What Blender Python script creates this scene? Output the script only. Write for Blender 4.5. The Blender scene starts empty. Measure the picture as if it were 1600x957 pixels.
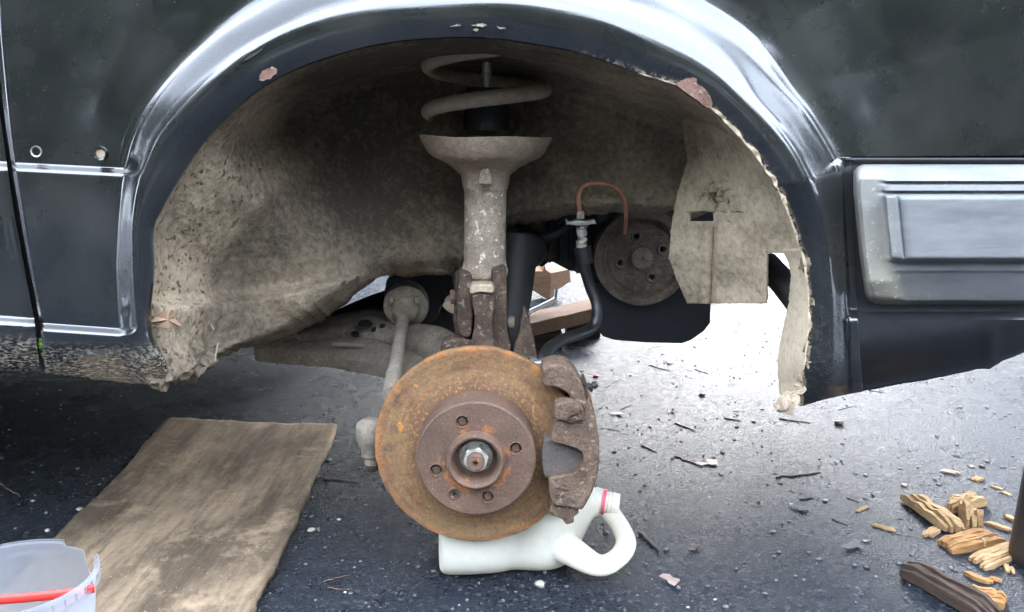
import bpy, bmesh, math, random
import numpy as np
from mathutils import Vector, Matrix, Quaternion, noise as mnoise

random.seed(7); rng = np.random.default_rng(7)
S = bpy.context.scene
COL = S.collection

# ------------------------------------------------------------------ camera
CAM = Vector((0.0, -1.0, 0.59)); PITCH = math.radians(11.0); FPX = 1400.0
cd = bpy.data.cameras.new('camera'); cam = bpy.data.objects.new('camera', cd); COL.objects.link(cam)
cd.sensor_width = 36.0; cd.lens = 36.0 * FPX / 1600.0; cd.clip_start = 0.02; cd.clip_end = 2000
cam.location = CAM; cam.rotation_euler = (math.pi / 2 - PITCH, 0, 0)
S.camera = cam

# ------------------------------------------------------------------ light
SUN_EL, SUN_AZ = math.radians(21.0), math.radians(15.0)      # low sun behind the car, to the right
w = bpy.data.worlds.new('World'); S.world = w; w.use_nodes = True
wn = w.node_tree; bg = wn.nodes['Background']
sky = wn.nodes.new('ShaderNodeTexSky'); sky.sky_type = 'NISHITA'; sky.sun_disc = False
sky.sun_elevation = SUN_EL; sky.sun_rotation = SUN_AZ
sky.air_density = 1.0; sky.dust_density = 2.0; sky.ozone_density = 1.0
# thin bright cloud over the whole sky
tc = wn.nodes.new('ShaderNodeTexCoord'); cn = wn.nodes.new('ShaderNodeTexNoise'); cn.inputs['Scale'].default_value = 2.2; cn.inputs['Detail'].default_value = 5
wn.links.new(tc.outputs['Generated'], cn.inputs['Vector'])
cr = wn.nodes.new('ShaderNodeValToRGB'); cr.color_ramp.elements[0].position = .38; cr.color_ramp.elements[0].color = (.72, .72, .72, 1); cr.color_ramp.elements[1].position = .62; cr.color_ramp.elements[1].color = (.97, .97, .97, 1)
wn.links.new(cn.outputs['Fac'], cr.inputs[0])
cm = wn.nodes.new('ShaderNodeMix'); cm.data_type = 'RGBA'; cm.inputs[7].default_value = (17.0, 19.4, 23.4, 1)
wn.links.new(cr.outputs[0], cm.inputs[0]); wn.links.new(sky.outputs[0], cm.inputs[6])
wn.links.new(cm.outputs[2], bg.inputs[0]); bg.inputs[1].default_value = 0.12
sd = bpy.data.lights.new('sun', 'SUN'); sd.energy = 1.0; sd.angle = math.radians(12); sd.color = (1.0, 0.99, 0.97)
sun = bpy.data.objects.new('sun', sd); COL.objects.link(sun)
to_sun = Vector((math.sin(SUN_AZ) * math.cos(SUN_EL), math.cos(SUN_AZ) * math.cos(SUN_EL), math.sin(SUN_EL)))
sun.rotation_euler = to_sun.to_track_quat('Z', 'Y').to_euler()
vs = S.view_settings; vs.view_transform = 'Standard'; vs.look = 'None'; vs.gamma = 1.0; vs.use_curve_mapping = False
vs.exposure = 2.3
S.render.engine = 'CYCLES'
S.cycles.max_bounces = 6; S.cycles.diffuse_bounces = 4; S.cycles.glossy_bounces = 3; S.cycles.use_adaptive_sampling = True; S.cycles.adaptive_threshold = .04; S.cycles.sample_clamp_indirect = 6.0

# ------------------------------------------------------------------ geometry helpers
FW = Vector((0, math.cos(PITCH), -math.sin(PITCH))); UP = Vector((0, math.sin(PITCH), math.cos(PITCH)))
def ray(px, py):
    return Vector((1, 0, 0)) * ((px - 800) / FPX) + UP * ((478.5 - py) / FPX) + FW
def P(px, py, y):                       # photo point on the upright plane at depth y
    d = ray(px, py); return CAM + d * ((y - CAM.y) / d.y)
def G(px, py, z=0.0):                   # photo point on the level plane at height z
    d = ray(px, py); return CAM + d * ((z - CAM.z) / d.z)
def sst(a, b, x):
    t = min(1, max(0, (x - a) / (b - a))); return t * t * (3 - 2 * t)
def lerp(a, b, t): return a + (b - a) * t
def interp(tab, x): return float(np.interp(x, [t[0] for t in tab], [t[1] for t in tab]))
def nz(x, y=0.0, z=0.0): return mnoise.noise(Vector((x, y, z)))
def catmull(pts, n):
    pts = [Vector(p) for p in pts]; out = []
    for i in range(len(pts) - 1):
        p0 = pts[i - 1] if i else pts[0] * 2 - pts[1]
        p1, p2 = pts[i], pts[i + 1]
        p3 = pts[i + 2] if i + 2 < len(pts) else pts[-1] * 2 - pts[-2]
        for k in range(n):
            t = k / n
            out.append(0.5 * ((2 * p1) + (p2 - p0) * t + (2 * p0 - 5 * p1 + 4 * p2 - p3) * t * t + (3 * p1 - p0 - 3 * p2 + p3) * t ** 3))
    out.append(pts[-1].copy()); return out

def link(name, me, mat, parent=None, smooth=True, loc=None, ang=40):
    if mat is not None: me.materials.append(mat)
    if smooth:
        me.polygons.foreach_set('use_smooth', [True] * len(me.polygons))
        if ang: me.set_sharp_from_angle(angle=math.radians(ang))
    o = bpy.data.objects.new(name, me); COL.objects.link(o)
    if parent is not None: o.parent = parent
    if loc is not None: o.location = loc
    return o
def mk(name, verts, faces, mat, parent=None, smooth=True, loc=None, ang=40, attr=None):
    me = bpy.data.meshes.new(name); me.from_pydata([tuple(v) for v in verts], [], faces); me.update()
    bm = bmesh.new(); bm.from_mesh(me); bmesh.ops.recalc_face_normals(bm, faces=bm.faces); bm.to_mesh(me); bm.free()
    if attr:
        for k, vals in attr.items():
            a = me.attributes.new(k, 'FLOAT', 'POINT'); a.data.foreach_set('value', vals)
    return link(name, me, mat, parent, smooth, loc, ang)
def from_bm(name, bm, mat, parent=None, smooth=True, loc=None, ang=40):
    bmesh.ops.recalc_face_normals(bm, faces=bm.faces)
    me = bpy.data.meshes.new(name); bm.to_mesh(me); bm.free()
    return link(name, me, mat, parent, smooth, loc, ang)
def thing(o, label, cat, group=None):
    o['label'] = label; o['category'] = cat
    if group: o['group'] = group
    return o
def struct(o): o['kind'] = 'structure'; return o
def empty(name, loc=(0, 0, 0)):
    o = bpy.data.objects.new(name, None); COL.objects.link(o); o.location = loc; o.empty_display_size = 0.05; return o

class MB:
    """collects verts and faces of one mesh"""
    def __init__(s): s.v = []; s.f = []
    def grid(s, rows, closed=False):
        base = len(s.v); n = len(rows[0])
        for r in rows: s.v += [Vector(p) for p in r]
        for i in range(len(rows) - 1):
            for j in range(n if closed else n - 1):
                a = base + i * n + j; b = base + i * n + (j + 1) % n
                s.f.append((a, b, b + n, a + n))
        return base
    def cap(s, loop):
        base = len(s.v); s.v += [Vector(p) for p in loop]; s.f.append(tuple(range(base, base + len(loop))))
    def tube(s, pts, rad, seg=10, caps=True, squash=None):
        pts = [Vector(p) for p in pts]; n = len(pts)
        if not hasattr(rad, '__len__'): rad = [rad] * n
        rows = []; ref = None
        for i, p in enumerate(pts):
            t = (pts[min(i + 1, n - 1)] - pts[max(i - 1, 0)]).normalized()
            if ref is None:
                ref = t.cross(Vector((0, 0, 1)))
                if ref.length < 0.05: ref = t.cross(Vector((1, 0, 0)))
            ref = (ref - t * ref.dot(t)).normalized(); b = t.cross(ref)
            q = squash or (1, 1)
            rows.append([p + (ref * math.cos(a) * q[0] + b * math.sin(a) * q[1]) * rad[i] for a in [2 * math.pi * k / seg for k in range(seg)]])
        s.grid(rows, True)
        if caps: s.cap(rows[0][::-1]); s.cap(rows[-1])
        return s
    def lathe(s, prof, org, axis, seg=48, xref=None, close=False):
        """prof: (distance along axis, radius) pairs"""
        org = Vector(org); ax = Vector(axis).normalized()
        u = ax.cross(Vector((0, 0, 1)) if abs(ax.z) < 0.9 else Vector((1, 0, 0))).normalized(); v = ax.cross(u)
        rows = [[org + ax * h + (u * math.cos(a) + v * math.sin(a)) * r for a in [2 * math.pi * k / seg for k in range(seg)]] for h, r in prof]
        s.grid(rows, True)
        if prof[0][1] > 1e-5 and close: s.cap(rows[0][::-1])
        if prof[-1][1] > 1e-5 and close: s.cap(rows[-1])
        return s
    def box(s, c, size, rot=None):
        c = Vector(c); hx, hy, hz = [q / 2 for q in size]; b = len(s.v)
        for z in (-hz, hz):
            for x, y in ((-hx, -hy), (hx, -hy), (hx, hy), (-hx, hy)):
                p = Vector((x, y, z)); s.v.append(c + (rot @ p if rot else p))
        s.f += [tuple(b + i for i in q) for q in ((0, 3, 2, 1), (4, 5, 6, 7), (0, 1, 5, 4), (1, 2, 6, 5), (2, 3, 7, 6), (3, 0, 4, 7))]
        return s
    def prism(s, front, back):
        b = len(s.v); n = len(front); s.v += [Vector(p) for p in front] + [Vector(p) for p in back]
        s.f.append(tuple(range(b, b + n))); s.f.append(tuple(range(b + 2 * n - 1, b + n - 1, -1)))
        for i in range(n): s.f.append((b + i, b + n + i, b + n + (i + 1) % n, b + (i + 1) % n))
        return s
    def build(s, name, mat, parent=None, smooth=True, loc=None, ang=40, bevel=0, seg=2, merge=0, sub=0, attr=None):
        o = mk(name, s.v, s.f, mat, parent, smooth, loc, ang, attr)
        if merge:
            bm = bmesh.new(); bm.from_mesh(o.data); bmesh.ops.remove_doubles(bm, verts=bm.verts, dist=merge)
            bmesh.ops.dissolve_degenerate(bm, edges=bm.edges, dist=1e-7)
            bmesh.ops.recalc_face_normals(bm, faces=bm.faces); bm.to_mesh(o.data); bm.free()
        if bevel:
            m = o.modifiers.new('bevel', 'BEVEL'); m.width = bevel; m.segments = seg; m.limit_method = 'ANGLE'; m.angle_limit = math.radians(35)
        if sub:
            m = o.modifiers.new('sub', 'SUBSURF'); m.levels = sub; m.render_levels = sub
        return o

def pout(px_pts, y0, y1, grow=0.0, n=0):
    """photo outline -> front loop at depth y0 and same-size back loop at depth y1"""
    f = [P(a, b, y0) for a, b in px_pts]
    if n: f = catmull(f + [f[0]], n)[:-1]
    return f, [Vector((p.x, y1, p.z)) for p in f]

def holed_plate(bm, outer, holes, dvec):
    """plate face with real holes; walls run along dvec"""
    es = []; loops = []
    for lp in [outer] + holes:
        vs_ = [bm.verts.new(p) for p in lp]; loops.append(vs_)
        es += [bm.edges.new((vs_[i], vs_[(i + 1) % len(vs_)])) for i in range(len(vs_))]
    bmesh.ops.triangle_fill(bm, use_beauty=True, use_dissolve=False, edges=es)
    for vs_ in loops:
        bk = [bm.verts.new(v.co + dvec) for v in vs_]
        for i in range(len(vs_)):
            j = (i + 1) % len(vs_); bm.faces.new((vs_[i], vs_[j], bk[j], bk[i]))
    return loops
def circ(c, r, u, v, n=24): return [c + (u * math.cos(a) + v * math.sin(a)) * r for a in [2 * math.pi * k / n for k in range(n)]]

# ------------------------------------------------------------------ material helpers
class NT:
    def __init__(s, name):
        s.m = bpy.data.materials.new(name); s.m.use_nodes = True; s.t = s.m.node_tree
        s.b = s.t.nodes['Principled BSDF']; s._co = None
    def node(s, k): return s.t.nodes.new(k)
    def set(s, sock, v):
        if isinstance(v, bpy.types.NodeSocket): s.t.links.new(v, sock)
        elif isinstance(v, (tuple, list)) and len(v) == 3 and sock.type == 'RGBA': sock.default_value = (*v, 1)
        else: sock.default_value = v
    def P(s, **kw):
        for k, v in kw.items(): s.set(s.b.inputs[k.replace('_', ' ')], v)
        return s
    def co(s):
        if s._co is None: s._co = s.node('ShaderNodeTexCoord').outputs['Object']
        return s._co
    def map(s, scale=(1, 1, 1), rot=(0, 0, 0), vec=None):
        n = s.node('ShaderNodeMapping'); s.set(n.inputs[0], vec or s.co()); n.inputs['Scale'].default_value = scale; n.inputs['Rotation'].default_value = rot
        return n.outputs[0]
    def noise(s, sc, det=4, ro=0.55, vec=None, dist=0.0):
        n = s.node('ShaderNodeTexNoise'); s.set(n.inputs['Vector'], vec or s.co()); n.inputs['Scale'].default_value = sc
        n.inputs['Detail'].default_value = det; n.inputs['Roughness'].default_value = ro; n.inputs['Distortion'].default_value = dist
        return n.outputs['Fac']
    def vor(s, sc, vec=None, feat='F1'):
        n = s.node('ShaderNodeTexVoronoi'); n.feature = feat; s.set(n.inputs['Vector'], vec or s.co()); n.inputs['Scale'].default_value = sc
        return n.outputs['Distance']
    def ramp(s, fac, stops, ease=False):
        n = s.node('ShaderNodeValToRGB'); s.set(n.inputs[0], fac); cr = n.color_ramp
        if ease: cr.interpolation = 'EASE'
        while len(cr.elements) < len(stops): cr.elements.new(0.5)
        for e, (p, c) in zip(cr.elements, stops):
            e.position = p; e.color = (*c, 1) if hasattr(c, '__len__') else (c, c, c, 1)
        return n.outputs[0]
    def mix(s, f, a, b, mode='MIX'):
        n = s.node('ShaderNodeMix'); n.data_type = 'RGBA'; n.blend_type = mode
        s.set(n.inputs[0], f); s.set(n.inputs[6], a); s.set(n.inputs[7], b); return n.outputs[2]
    def math(s, op, a, b=0.0):
        n = s.node('ShaderNodeMath'); n.operation = op; s.set(n.inputs[0], a); s.set(n.inputs[1], b); return n.outputs[0]
    def attr(s, name):
        n = s.node('ShaderNodeAttribute'); n.attribute_name = name; return n.outputs['Fac']
    def xyz(s):
        n = s.node('ShaderNodeSeparateXYZ'); s.set(n.inputs[0], s.co()); return n.outputs
    def bump(s, h, st=0.5, d=0.002, nrm=None):
        n = s.node('ShaderNodeBump'); s.set(n.inputs['Height'], h); n.inputs['Strength'].default_value = st; n.inputs['Distance'].default_value = d
        if nrm is not None: s.set(n.inputs['Normal'], nrm)
        s.set(s.b.inputs['Normal'], n.outputs[0]); return n.outputs[0]
# ------------------------------------------------------------------ materials
def m_paint():
    n = NT('black_paint')
    dust = n.ramp(n.noise(9, 6, .65), [(.42, 0.0), (.75, 1.0)])
    specks = n.ramp(n.noise(420, 2, .5), [(.735, 0.0), (.78, 1.0)])
    scr = n.ramp(n.noise(60, 3, .6, vec=n.map((1, 1, 9), (0, .9, 0))), [(.66, 0.0), (.72, 1.0)])
    base = n.mix(n.math('MULTIPLY', dust, .30), (.006, .007, .0075), (.034, .031, .026))
    base = n.mix(n.math('MULTIPLY', specks, .45), base, (.30, .27, .22))
    g = n.attr('grime')
    gn = n.ramp(n.noise(250, 3, .6, vec=n.map((.7, 1, 1.7), (0, .6, 0))), [(.47, 0.0), (.57, 1.0)])
    gm = n.math('MULTIPLY', g, gn)
    base = n.mix(gm, base, n.ramp(n.noise(220, 3, .6), [(.35, (.13, .105, .075)), (.62, (.62, .55, .42))]))  # pale end of the grime stands in for golden glints on the sill
    cl = n.attr('chip')
    cn = n.math('MULTIPLY', cl, n.ramp(n.noise(160, 4, .7), [(.50, 0.0), (.54, 1.0)]))
    base = n.mix(cn, base, (.55, .48, .38))
    rough = n.math('ADD', n.math('MULTIPLY', dust, .16), n.math('ADD', n.math('MULTIPLY', gm, .4), .24))
    h = n.math('ADD', n.math('MULTIPLY', n.noise(5, 2, .5), 1.0), n.math('MULTIPLY', n.math('ADD', scr, n.math('MULTIPLY', gm, 3.0)), .06))
    n.bump(h, .045, .010)
    n.P(Base_Color=base, Roughness=rough, Coat_Weight=n.math('SUBTRACT', 1.0, n.math('MULTIPLY', n.math('MAXIMUM', gm, cn), .9)), Coat_Roughness=n.math('ADD', n.math('MULTIPLY', dust, .05), .10), Coat_IOR=1.78, Specular_IOR_Level=.3)
    return n.m
def m_mud(name, lo, mid, hi, pale=(.42, .36, .27), sc=1.0, rough=.9, bump=.8):
    """caked road dirt over undercoat; attribute mud says how thick it lies and holds some shade"""
    n = NT(name)
    big = n.noise(7 * sc, 6, .65); midn = n.noise(30 * sc, 5, .7); fine = n.noise(120 * sc, 5, .7); grain = n.noise(700 * sc, 2, .6)
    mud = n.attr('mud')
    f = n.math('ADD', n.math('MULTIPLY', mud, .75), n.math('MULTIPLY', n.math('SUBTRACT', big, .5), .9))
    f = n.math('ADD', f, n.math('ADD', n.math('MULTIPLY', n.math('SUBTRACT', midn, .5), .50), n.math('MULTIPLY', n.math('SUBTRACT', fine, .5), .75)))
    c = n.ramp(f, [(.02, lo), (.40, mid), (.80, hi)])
    chips = n.ramp(n.vor(95 * sc, vec=n.map((1, 1, 1))), [(.0, 1.0), (.16, 0.0)])
    chips = n.math('MULTIPLY', chips, n.ramp(n.noise(9 * sc, 3), [(.54, 0.0), (.66, 1.0)]))
    c = n.mix(n.math('MULTIPLY', chips, .8), c, pale)
    spot = n.ramp(n.noise(130 * sc, 5, .6, dist=.3), [(.56, 0.0), (.63, 1.0)])
    c = n.mix(n.math('MULTIPLY', n.math('MULTIPLY', spot, n.attr('spot')), .85), c, (.05, .035, .025))
    c = n.mix(n.math('MULTIPLY', n.math('SUBTRACT', grain, .5), .5), c, hi)
    h = n.math('ADD', n.math('ADD', n.math('MULTIPLY', big, 1.2), n.math('MULTIPLY', midn, .6)), n.math('ADD', n.math('MULTIPLY', fine, .5), n.math('MULTIPLY', grain, .12)))
    h = n.math('ADD', h, n.math('MULTIPLY', chips, .3))
    n.bump(h, bump, .006)
    n.P(Base_Color=c, Roughness=rough, Specular_IOR_Level=.25); return n.m
def m_dusty(name, lo, hi, pale, sc=1.0, rough=.85, metal=0.0, fleck=.5, bump=.6):
    n = NT(name)
    big = n.noise(22 * sc, 5, .65); fine = n.noise(190 * sc, 4, .65)
    c = n.mix(n.ramp(big, [(.3, 0.0), (.7, 1.0)]), lo, hi)
    mid = n.noise(75 * sc, 5, .7); pit = n.noise(420 * sc, 3, .65)
    c = n.mix(n.math('MULTIPLY', n.ramp(mid, [(.42, 0.0), (.62, 1.0)]), .55), c, lo)
    c = n.mix(n.math('MULTIPLY', n.ramp(fine, [(.45, 0.0), (.66, 1.0)]), .6), c, lo)
    c = n.mix(n.math('MULTIPLY', n.ramp(pit, [(.56, 0.0), (.66, 1.0)]), .6), c, tuple(q * .35 for q in lo))
    fl = n.math('MULTIPLY', n.ramp(n.noise(130 * sc, 3, .6), [(.60, 0.0), (.66, 1.0)]), fleck)
    c = n.mix(fl, c, pale)
    n.bump(n.math('ADD', n.math('ADD', big, n.math('MULTIPLY', mid, .5)), n.math('ADD', n.math('MULTIPLY', fine, .4), n.math('MULTIPLY', pit, -.15))), bump, .0045)
    n.P(Base_Color=c, Roughness=rough, Metallic=metal, Specular_IOR_Level=.3); return n.m
def m_disc(name, hat=False):
    """rusted cast iron; object origin on the hub axis, axis along y"""
    n = NT(name); x, y, z = n.xyz()
    r = n.math('SQRT', n.math('ADD', n.math('MULTIPLY', x, x), n.math('MULTIPLY', z, z)))
    comb = n.node('ShaderNodeCombineXYZ'); n.set(comb.inputs[0], r)
    th = n.math('ARCTAN2', z, x); n.set(comb.inputs[1], n.math('MULTIPLY', th, .010))
    ring = n.noise(150, 5, .6, vec=comb.outputs[0])
    big = n.noise(14, 5, .6); fine = n.noise(260, 4, .7); med = n.noise(55, 4, .6)
    if hat:
        c = n.ramp(n.math('ADD', n.math('MULTIPLY', big, .6), n.math('MULTIPLY', fine, .4)), [(.32, (.058, .034, .024)), (.52, (.125, .072, .048)), (.70, (.225, .130, .082))])
        gl = n.ramp(n.noise(10, 3, .5), [(.56, 0.0), (.64, 1.0)])
        sp = n.ramp(n.noise(140, 3, .5), [(.64, 0.0), (.69, 1.0)])
        c = n.mix(n.math('MULTIPLY', n.math('MULTIPLY', gl, sp), .9), c, (.50, .19, .045))
        # old rust flaring up round the hub ring
        hub = n.math('MULTIPLY', n.ramp(r, [(.034, 0.0), (.037, 1.0), (.041, 1.0), (.047, 0.0)]), n.ramp(n.noise(26, 4, .6), [(.50, 0.0), (.60, 1.0)]))
        c = n.mix(n.math('MULTIPLY', hub, .85), c, (.46, .15, .03))
    else:
        f = n.math('ADD', n.math('MULTIPLY', ring, .55), n.math('MULTIPLY', big, .55))
        c = n.ramp(f, [(.36, (.105, .050, .025)), (.48, (.19, .097, .042)), (.58, (.245, .138, .058)), (.72, (.150, .105, .060))])
        inner = n.ramp(r, [(.072, 1.0), (.079, .75), (.092, 0.0)])      # unswept band by the hat
        c = n.mix(n.math('MULTIPLY', inner, .8), c, (.105, .050, .026))
        band = n.ramp(r, [(.072, 1.0), (.085, 1.0), (.102, .15)])
        sp = n.ramp(n.noise(230, 3, .5), [(.56, 0.0), (.61, 1.0)])
        c = n.mix(n.math('MULTIPLY', n.math('MULTIPLY', sp, band), .55), c, (.46, .22, .06))
        big2 = n.ramp(n.noise(58, 2, .4), [(.685, 0.0), (.71, 1.0)])
        c = n.mix(n.math('MULTIPLY', big2, .8), c, (.62, .22, .03))
        rim = n.math('MULTIPLY', n.ramp(r, [(.118, 0.0), (.126, 1.0)]), n.ramp(n.noise(30, 3, .6), [(.42, 0.0), (.60, 1.0)]))
        c = n.mix(n.math('MULTIPLY', rim, .6), c, (.48, .16, .03))
        streak = n.math('MULTIPLY', n.ramp(ring, [(.28, 1.0), (.36, 0.0)]), n.ramp(r, [(.100, 0.0), (.108, 1.0)]))
        c = n.mix(n.math('MULTIPLY', streak, .8), c, (.035, .030, .026))
        blot = n.ramp(n.vor(16), [(.10, 1.0), (.16, 0.0)])
        c = n.mix(n.math('MULTIPLY', blot, .55), c, (.07, .045, .03))
    mot = n.noise(95, 5, .7)
    c = n.mix(n.math('MULTIPLY', n.ramp(mot, [(.42, 0.0), (.62, 1.0)]), .32), c, (.085, .048, .028))
    c = n.mix(n.math('MULTIPLY', n.ramp(fine, [(.50, 0.0), (.68, 1.0)]), .6), c, (.045, .028, .02))
    c = n.mix(n.math('MULTIPLY', n.ramp(n.noise(520, 2, .5), [(.62, 0.0), (.70, 1.0)]), .35), c, (.50, .36, .22))
    n.bump(n.math('ADD', n.math('MULTIPLY', fine, .7), med), .75, .0020)
    n.P(Base_Color=c, Roughness=n.ramp(med, [(.3, .55), (.7, .85)]), Metallic=.15, Specular_IOR_Level=.5); return n.m
def m_plain(name, c, rough=.6, metal=0.0, var=.25, sc=60, bump=.15, **kw):
    n = NT(name)
    f = n.noise(sc, 4, .6)
    d = tuple(q * (1 - var) for q in c); l = tuple(min(1, q * (1 + var)) for q in c)
    n.P(Base_Color=n.ramp(f, [(.3, d), (.7, l)]), Roughness=rough, Metallic=metal, **kw)
    if bump: n.bump(f, bump, .002)
    return n.m
def m_bumper():
    n = NT('grey_bumper_plastic')
    f = n.noise(60, 5, .6, vec=n.map((.25, 1, 1))); fine = n.noise(900, 2, .6)
    c = n.ramp(f, [(.3, (.105, .108, .109)), (.7, (.17, .173, .172))])
    scr = n.ramp(n.noise(45, 3, .6, vec=n.map((.3, 1, 6), (0, -.25, 0))), [(.66, 0.0), (.72, 1.0)])
    c = n.mix(n.math('MULTIPLY', scr, .35), c, (.04, .042, .045))
    g = n.attr('grime'); gn = n.ramp(n.noise(26, 6, .7), [(.30, .25), (.58, 1.0)])
    gm = n.math('MULTIPLY', g, gn)
    c = n.mix(n.math('MULTIPLY', gm, .75), c, (.30, .27, .20))
    sp = n.math('MULTIPLY', g, n.ramp(n.noise(170, 3, .6), [(.62, 0.0), (.68, 1.0)]))
    c = n.mix(sp, c, (.55, .50, .40))
    n.bump(n.math('ADD', n.math('MULTIPLY', fine, .4), f), .18, .002)
    n.P(Base_Color=c, Roughness=n.math('ADD', n.math('MULTIPLY', f, .15), .46), Specular_IOR_Level=.55); return n.m
def m_wood(name, lo, hi, stretch=(1, 12, 12), sc=14, rough=.85, stain=0.0, bump=.5):
    n = NT(name); v = n.map(stretch)
    g = n.noise(sc, 6, .65, vec=v, dist=.5); b = n.noise(4, 4, .6); f = n.noise(90, 4, .7)
    c = n.ramp(n.math('ADD', n.math('MULTIPLY', g, .7), n.math('MULTIPLY', f, .3)), [(.32, lo), (.66, hi)])
    if stain:
        st = n.ramp(n.noise(7, 5, .65, vec=n.map((1, .45, 1), (0, 0, -.35))), [(.44, 0.0), (.60, 1.0)])
        c = n.mix(n.math('MULTIPLY', st, stain), c, tuple(q * .22 for q in lo))
        pl = n.ramp(n.noise(11, 5, .7), [(.56, 0.0), (.72, 1.0)])
        c = n.mix(n.math('MULTIPLY', pl, .55), c, tuple(min(1, q * 1.35) for q in hi))
        wp = n.ramp(n.noise(260, 2, .5), [(.70, 0.0), (.74, 1.0)])
        c = n.mix(n.math('MULTIPLY', wp, .6), c, (.55, .5, .42))
    n.bump(n.math('ADD', g, n.math('MULTIPLY', f, .6)), bump, .004)
    n.P(Base_Color=c, Roughness=rough, Specular_IOR_Level=.3); return n.m
def m_asphalt():
    n = NT('wet_asphalt')
    agg = n.vor(330); agg2 = n.vor(760); fine = n.noise(900, 3, .7); wet = n.noise(2.2, 5, .6); mid = n.noise(16, 5, .6)
    c = n.ramp(fine, [(.3, (.0095, .0116, .0158)), (.7, (.026, .031, .041))])
    st = n.ramp(n.noise(330, 2, .5), [(.64, 0.0), (.72, 1.0)])
    c = n.mix(n.math('MULTIPLY', st, .35), c, (.12, .115, .11))
    vn = n.node('ShaderNodeTexVoronoi'); n.set(vn.inputs['Vector'], n.co()); vn.inputs['Scale'].default_value = 210
    sepc = n.node('ShaderNodeSeparateColor'); n.set(sepc.inputs[0], vn.outputs['Color'])
    c = n.mix(n.ramp(sepc.outputs[0], [(.84, 0.0), (.90, .5)]), c, (.085, .084, .083))
    c = n.mix(n.ramp(sepc.outputs[1], [(.78, 0.0), (.84, .7)]), c, (.006, .006, .007))
    dry = n.ramp(n.math('ADD', n.math('MULTIPLY', wet, .6), n.math('MULTIPLY', mid, .4)), [(.46, 0.0), (.62, 1.0)])
    c = n.mix(n.math('MULTIPLY', dry, .4), c, (.032, .036, .044))
    h = n.math('ADD', n.math('MULTIPLY', agg, 1.0), n.math('ADD', n.math('MULTIPLY', agg2, .45), n.math('ADD', n.math('MULTIPLY', mid, .12), n.math('MULTIPLY', sepc.outputs[2], .9))))
    n.bump(h, .6, .0024)
    n.P(Base_Color=c, Roughness=n.math('ADD', n.math('MULTIPLY', dry, .10), .25), Specular_IOR_Level=.07); return n.m
def m_plastic(name, c, trans=.0, sss=.0, rough=.35, alpha=1.0, dirt=.15):
    n = NT(name); f = n.noise(18, 5, .65); f2 = n.noise(90, 4, .6)
    d = n.math('MULTIPLY', n.ramp(n.math('ADD', n.math('MULTIPLY', f, .6), n.math('MULTIPLY', f2, .4)), [(.46, 0.0), (.68, 1.0)]), dirt)
    n.P(Base_Color=n.mix(d, c, (.30, .25, .17)), Roughness=rough, Alpha=alpha)
    if trans:
        tr = n.node('ShaderNodeBsdfTranslucent'); n.set(tr.inputs[0], n.mix(d, c, (.3, .25, .17)))
        mx = n.node('ShaderNodeMixShader'); mx.inputs[0].default_value = trans
        out = n.t.nodes['Material Output']
        n.t.links.new(n.b.outputs[0], mx.inputs[1]); n.t.links.new(tr.outputs[0], mx.inputs[2]); n.t.links.new(mx.outputs[0], out.inputs[0])
    n.bump(f2, .06, .002); return n.m
def m_leaf(name, a, b):
    n = NT(name); f = n.noise(5, 3)
    n.P(Base_Color=n.ramp(f, [(.3, a), (.7, b)]), Roughness=.6); return n.m

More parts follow.
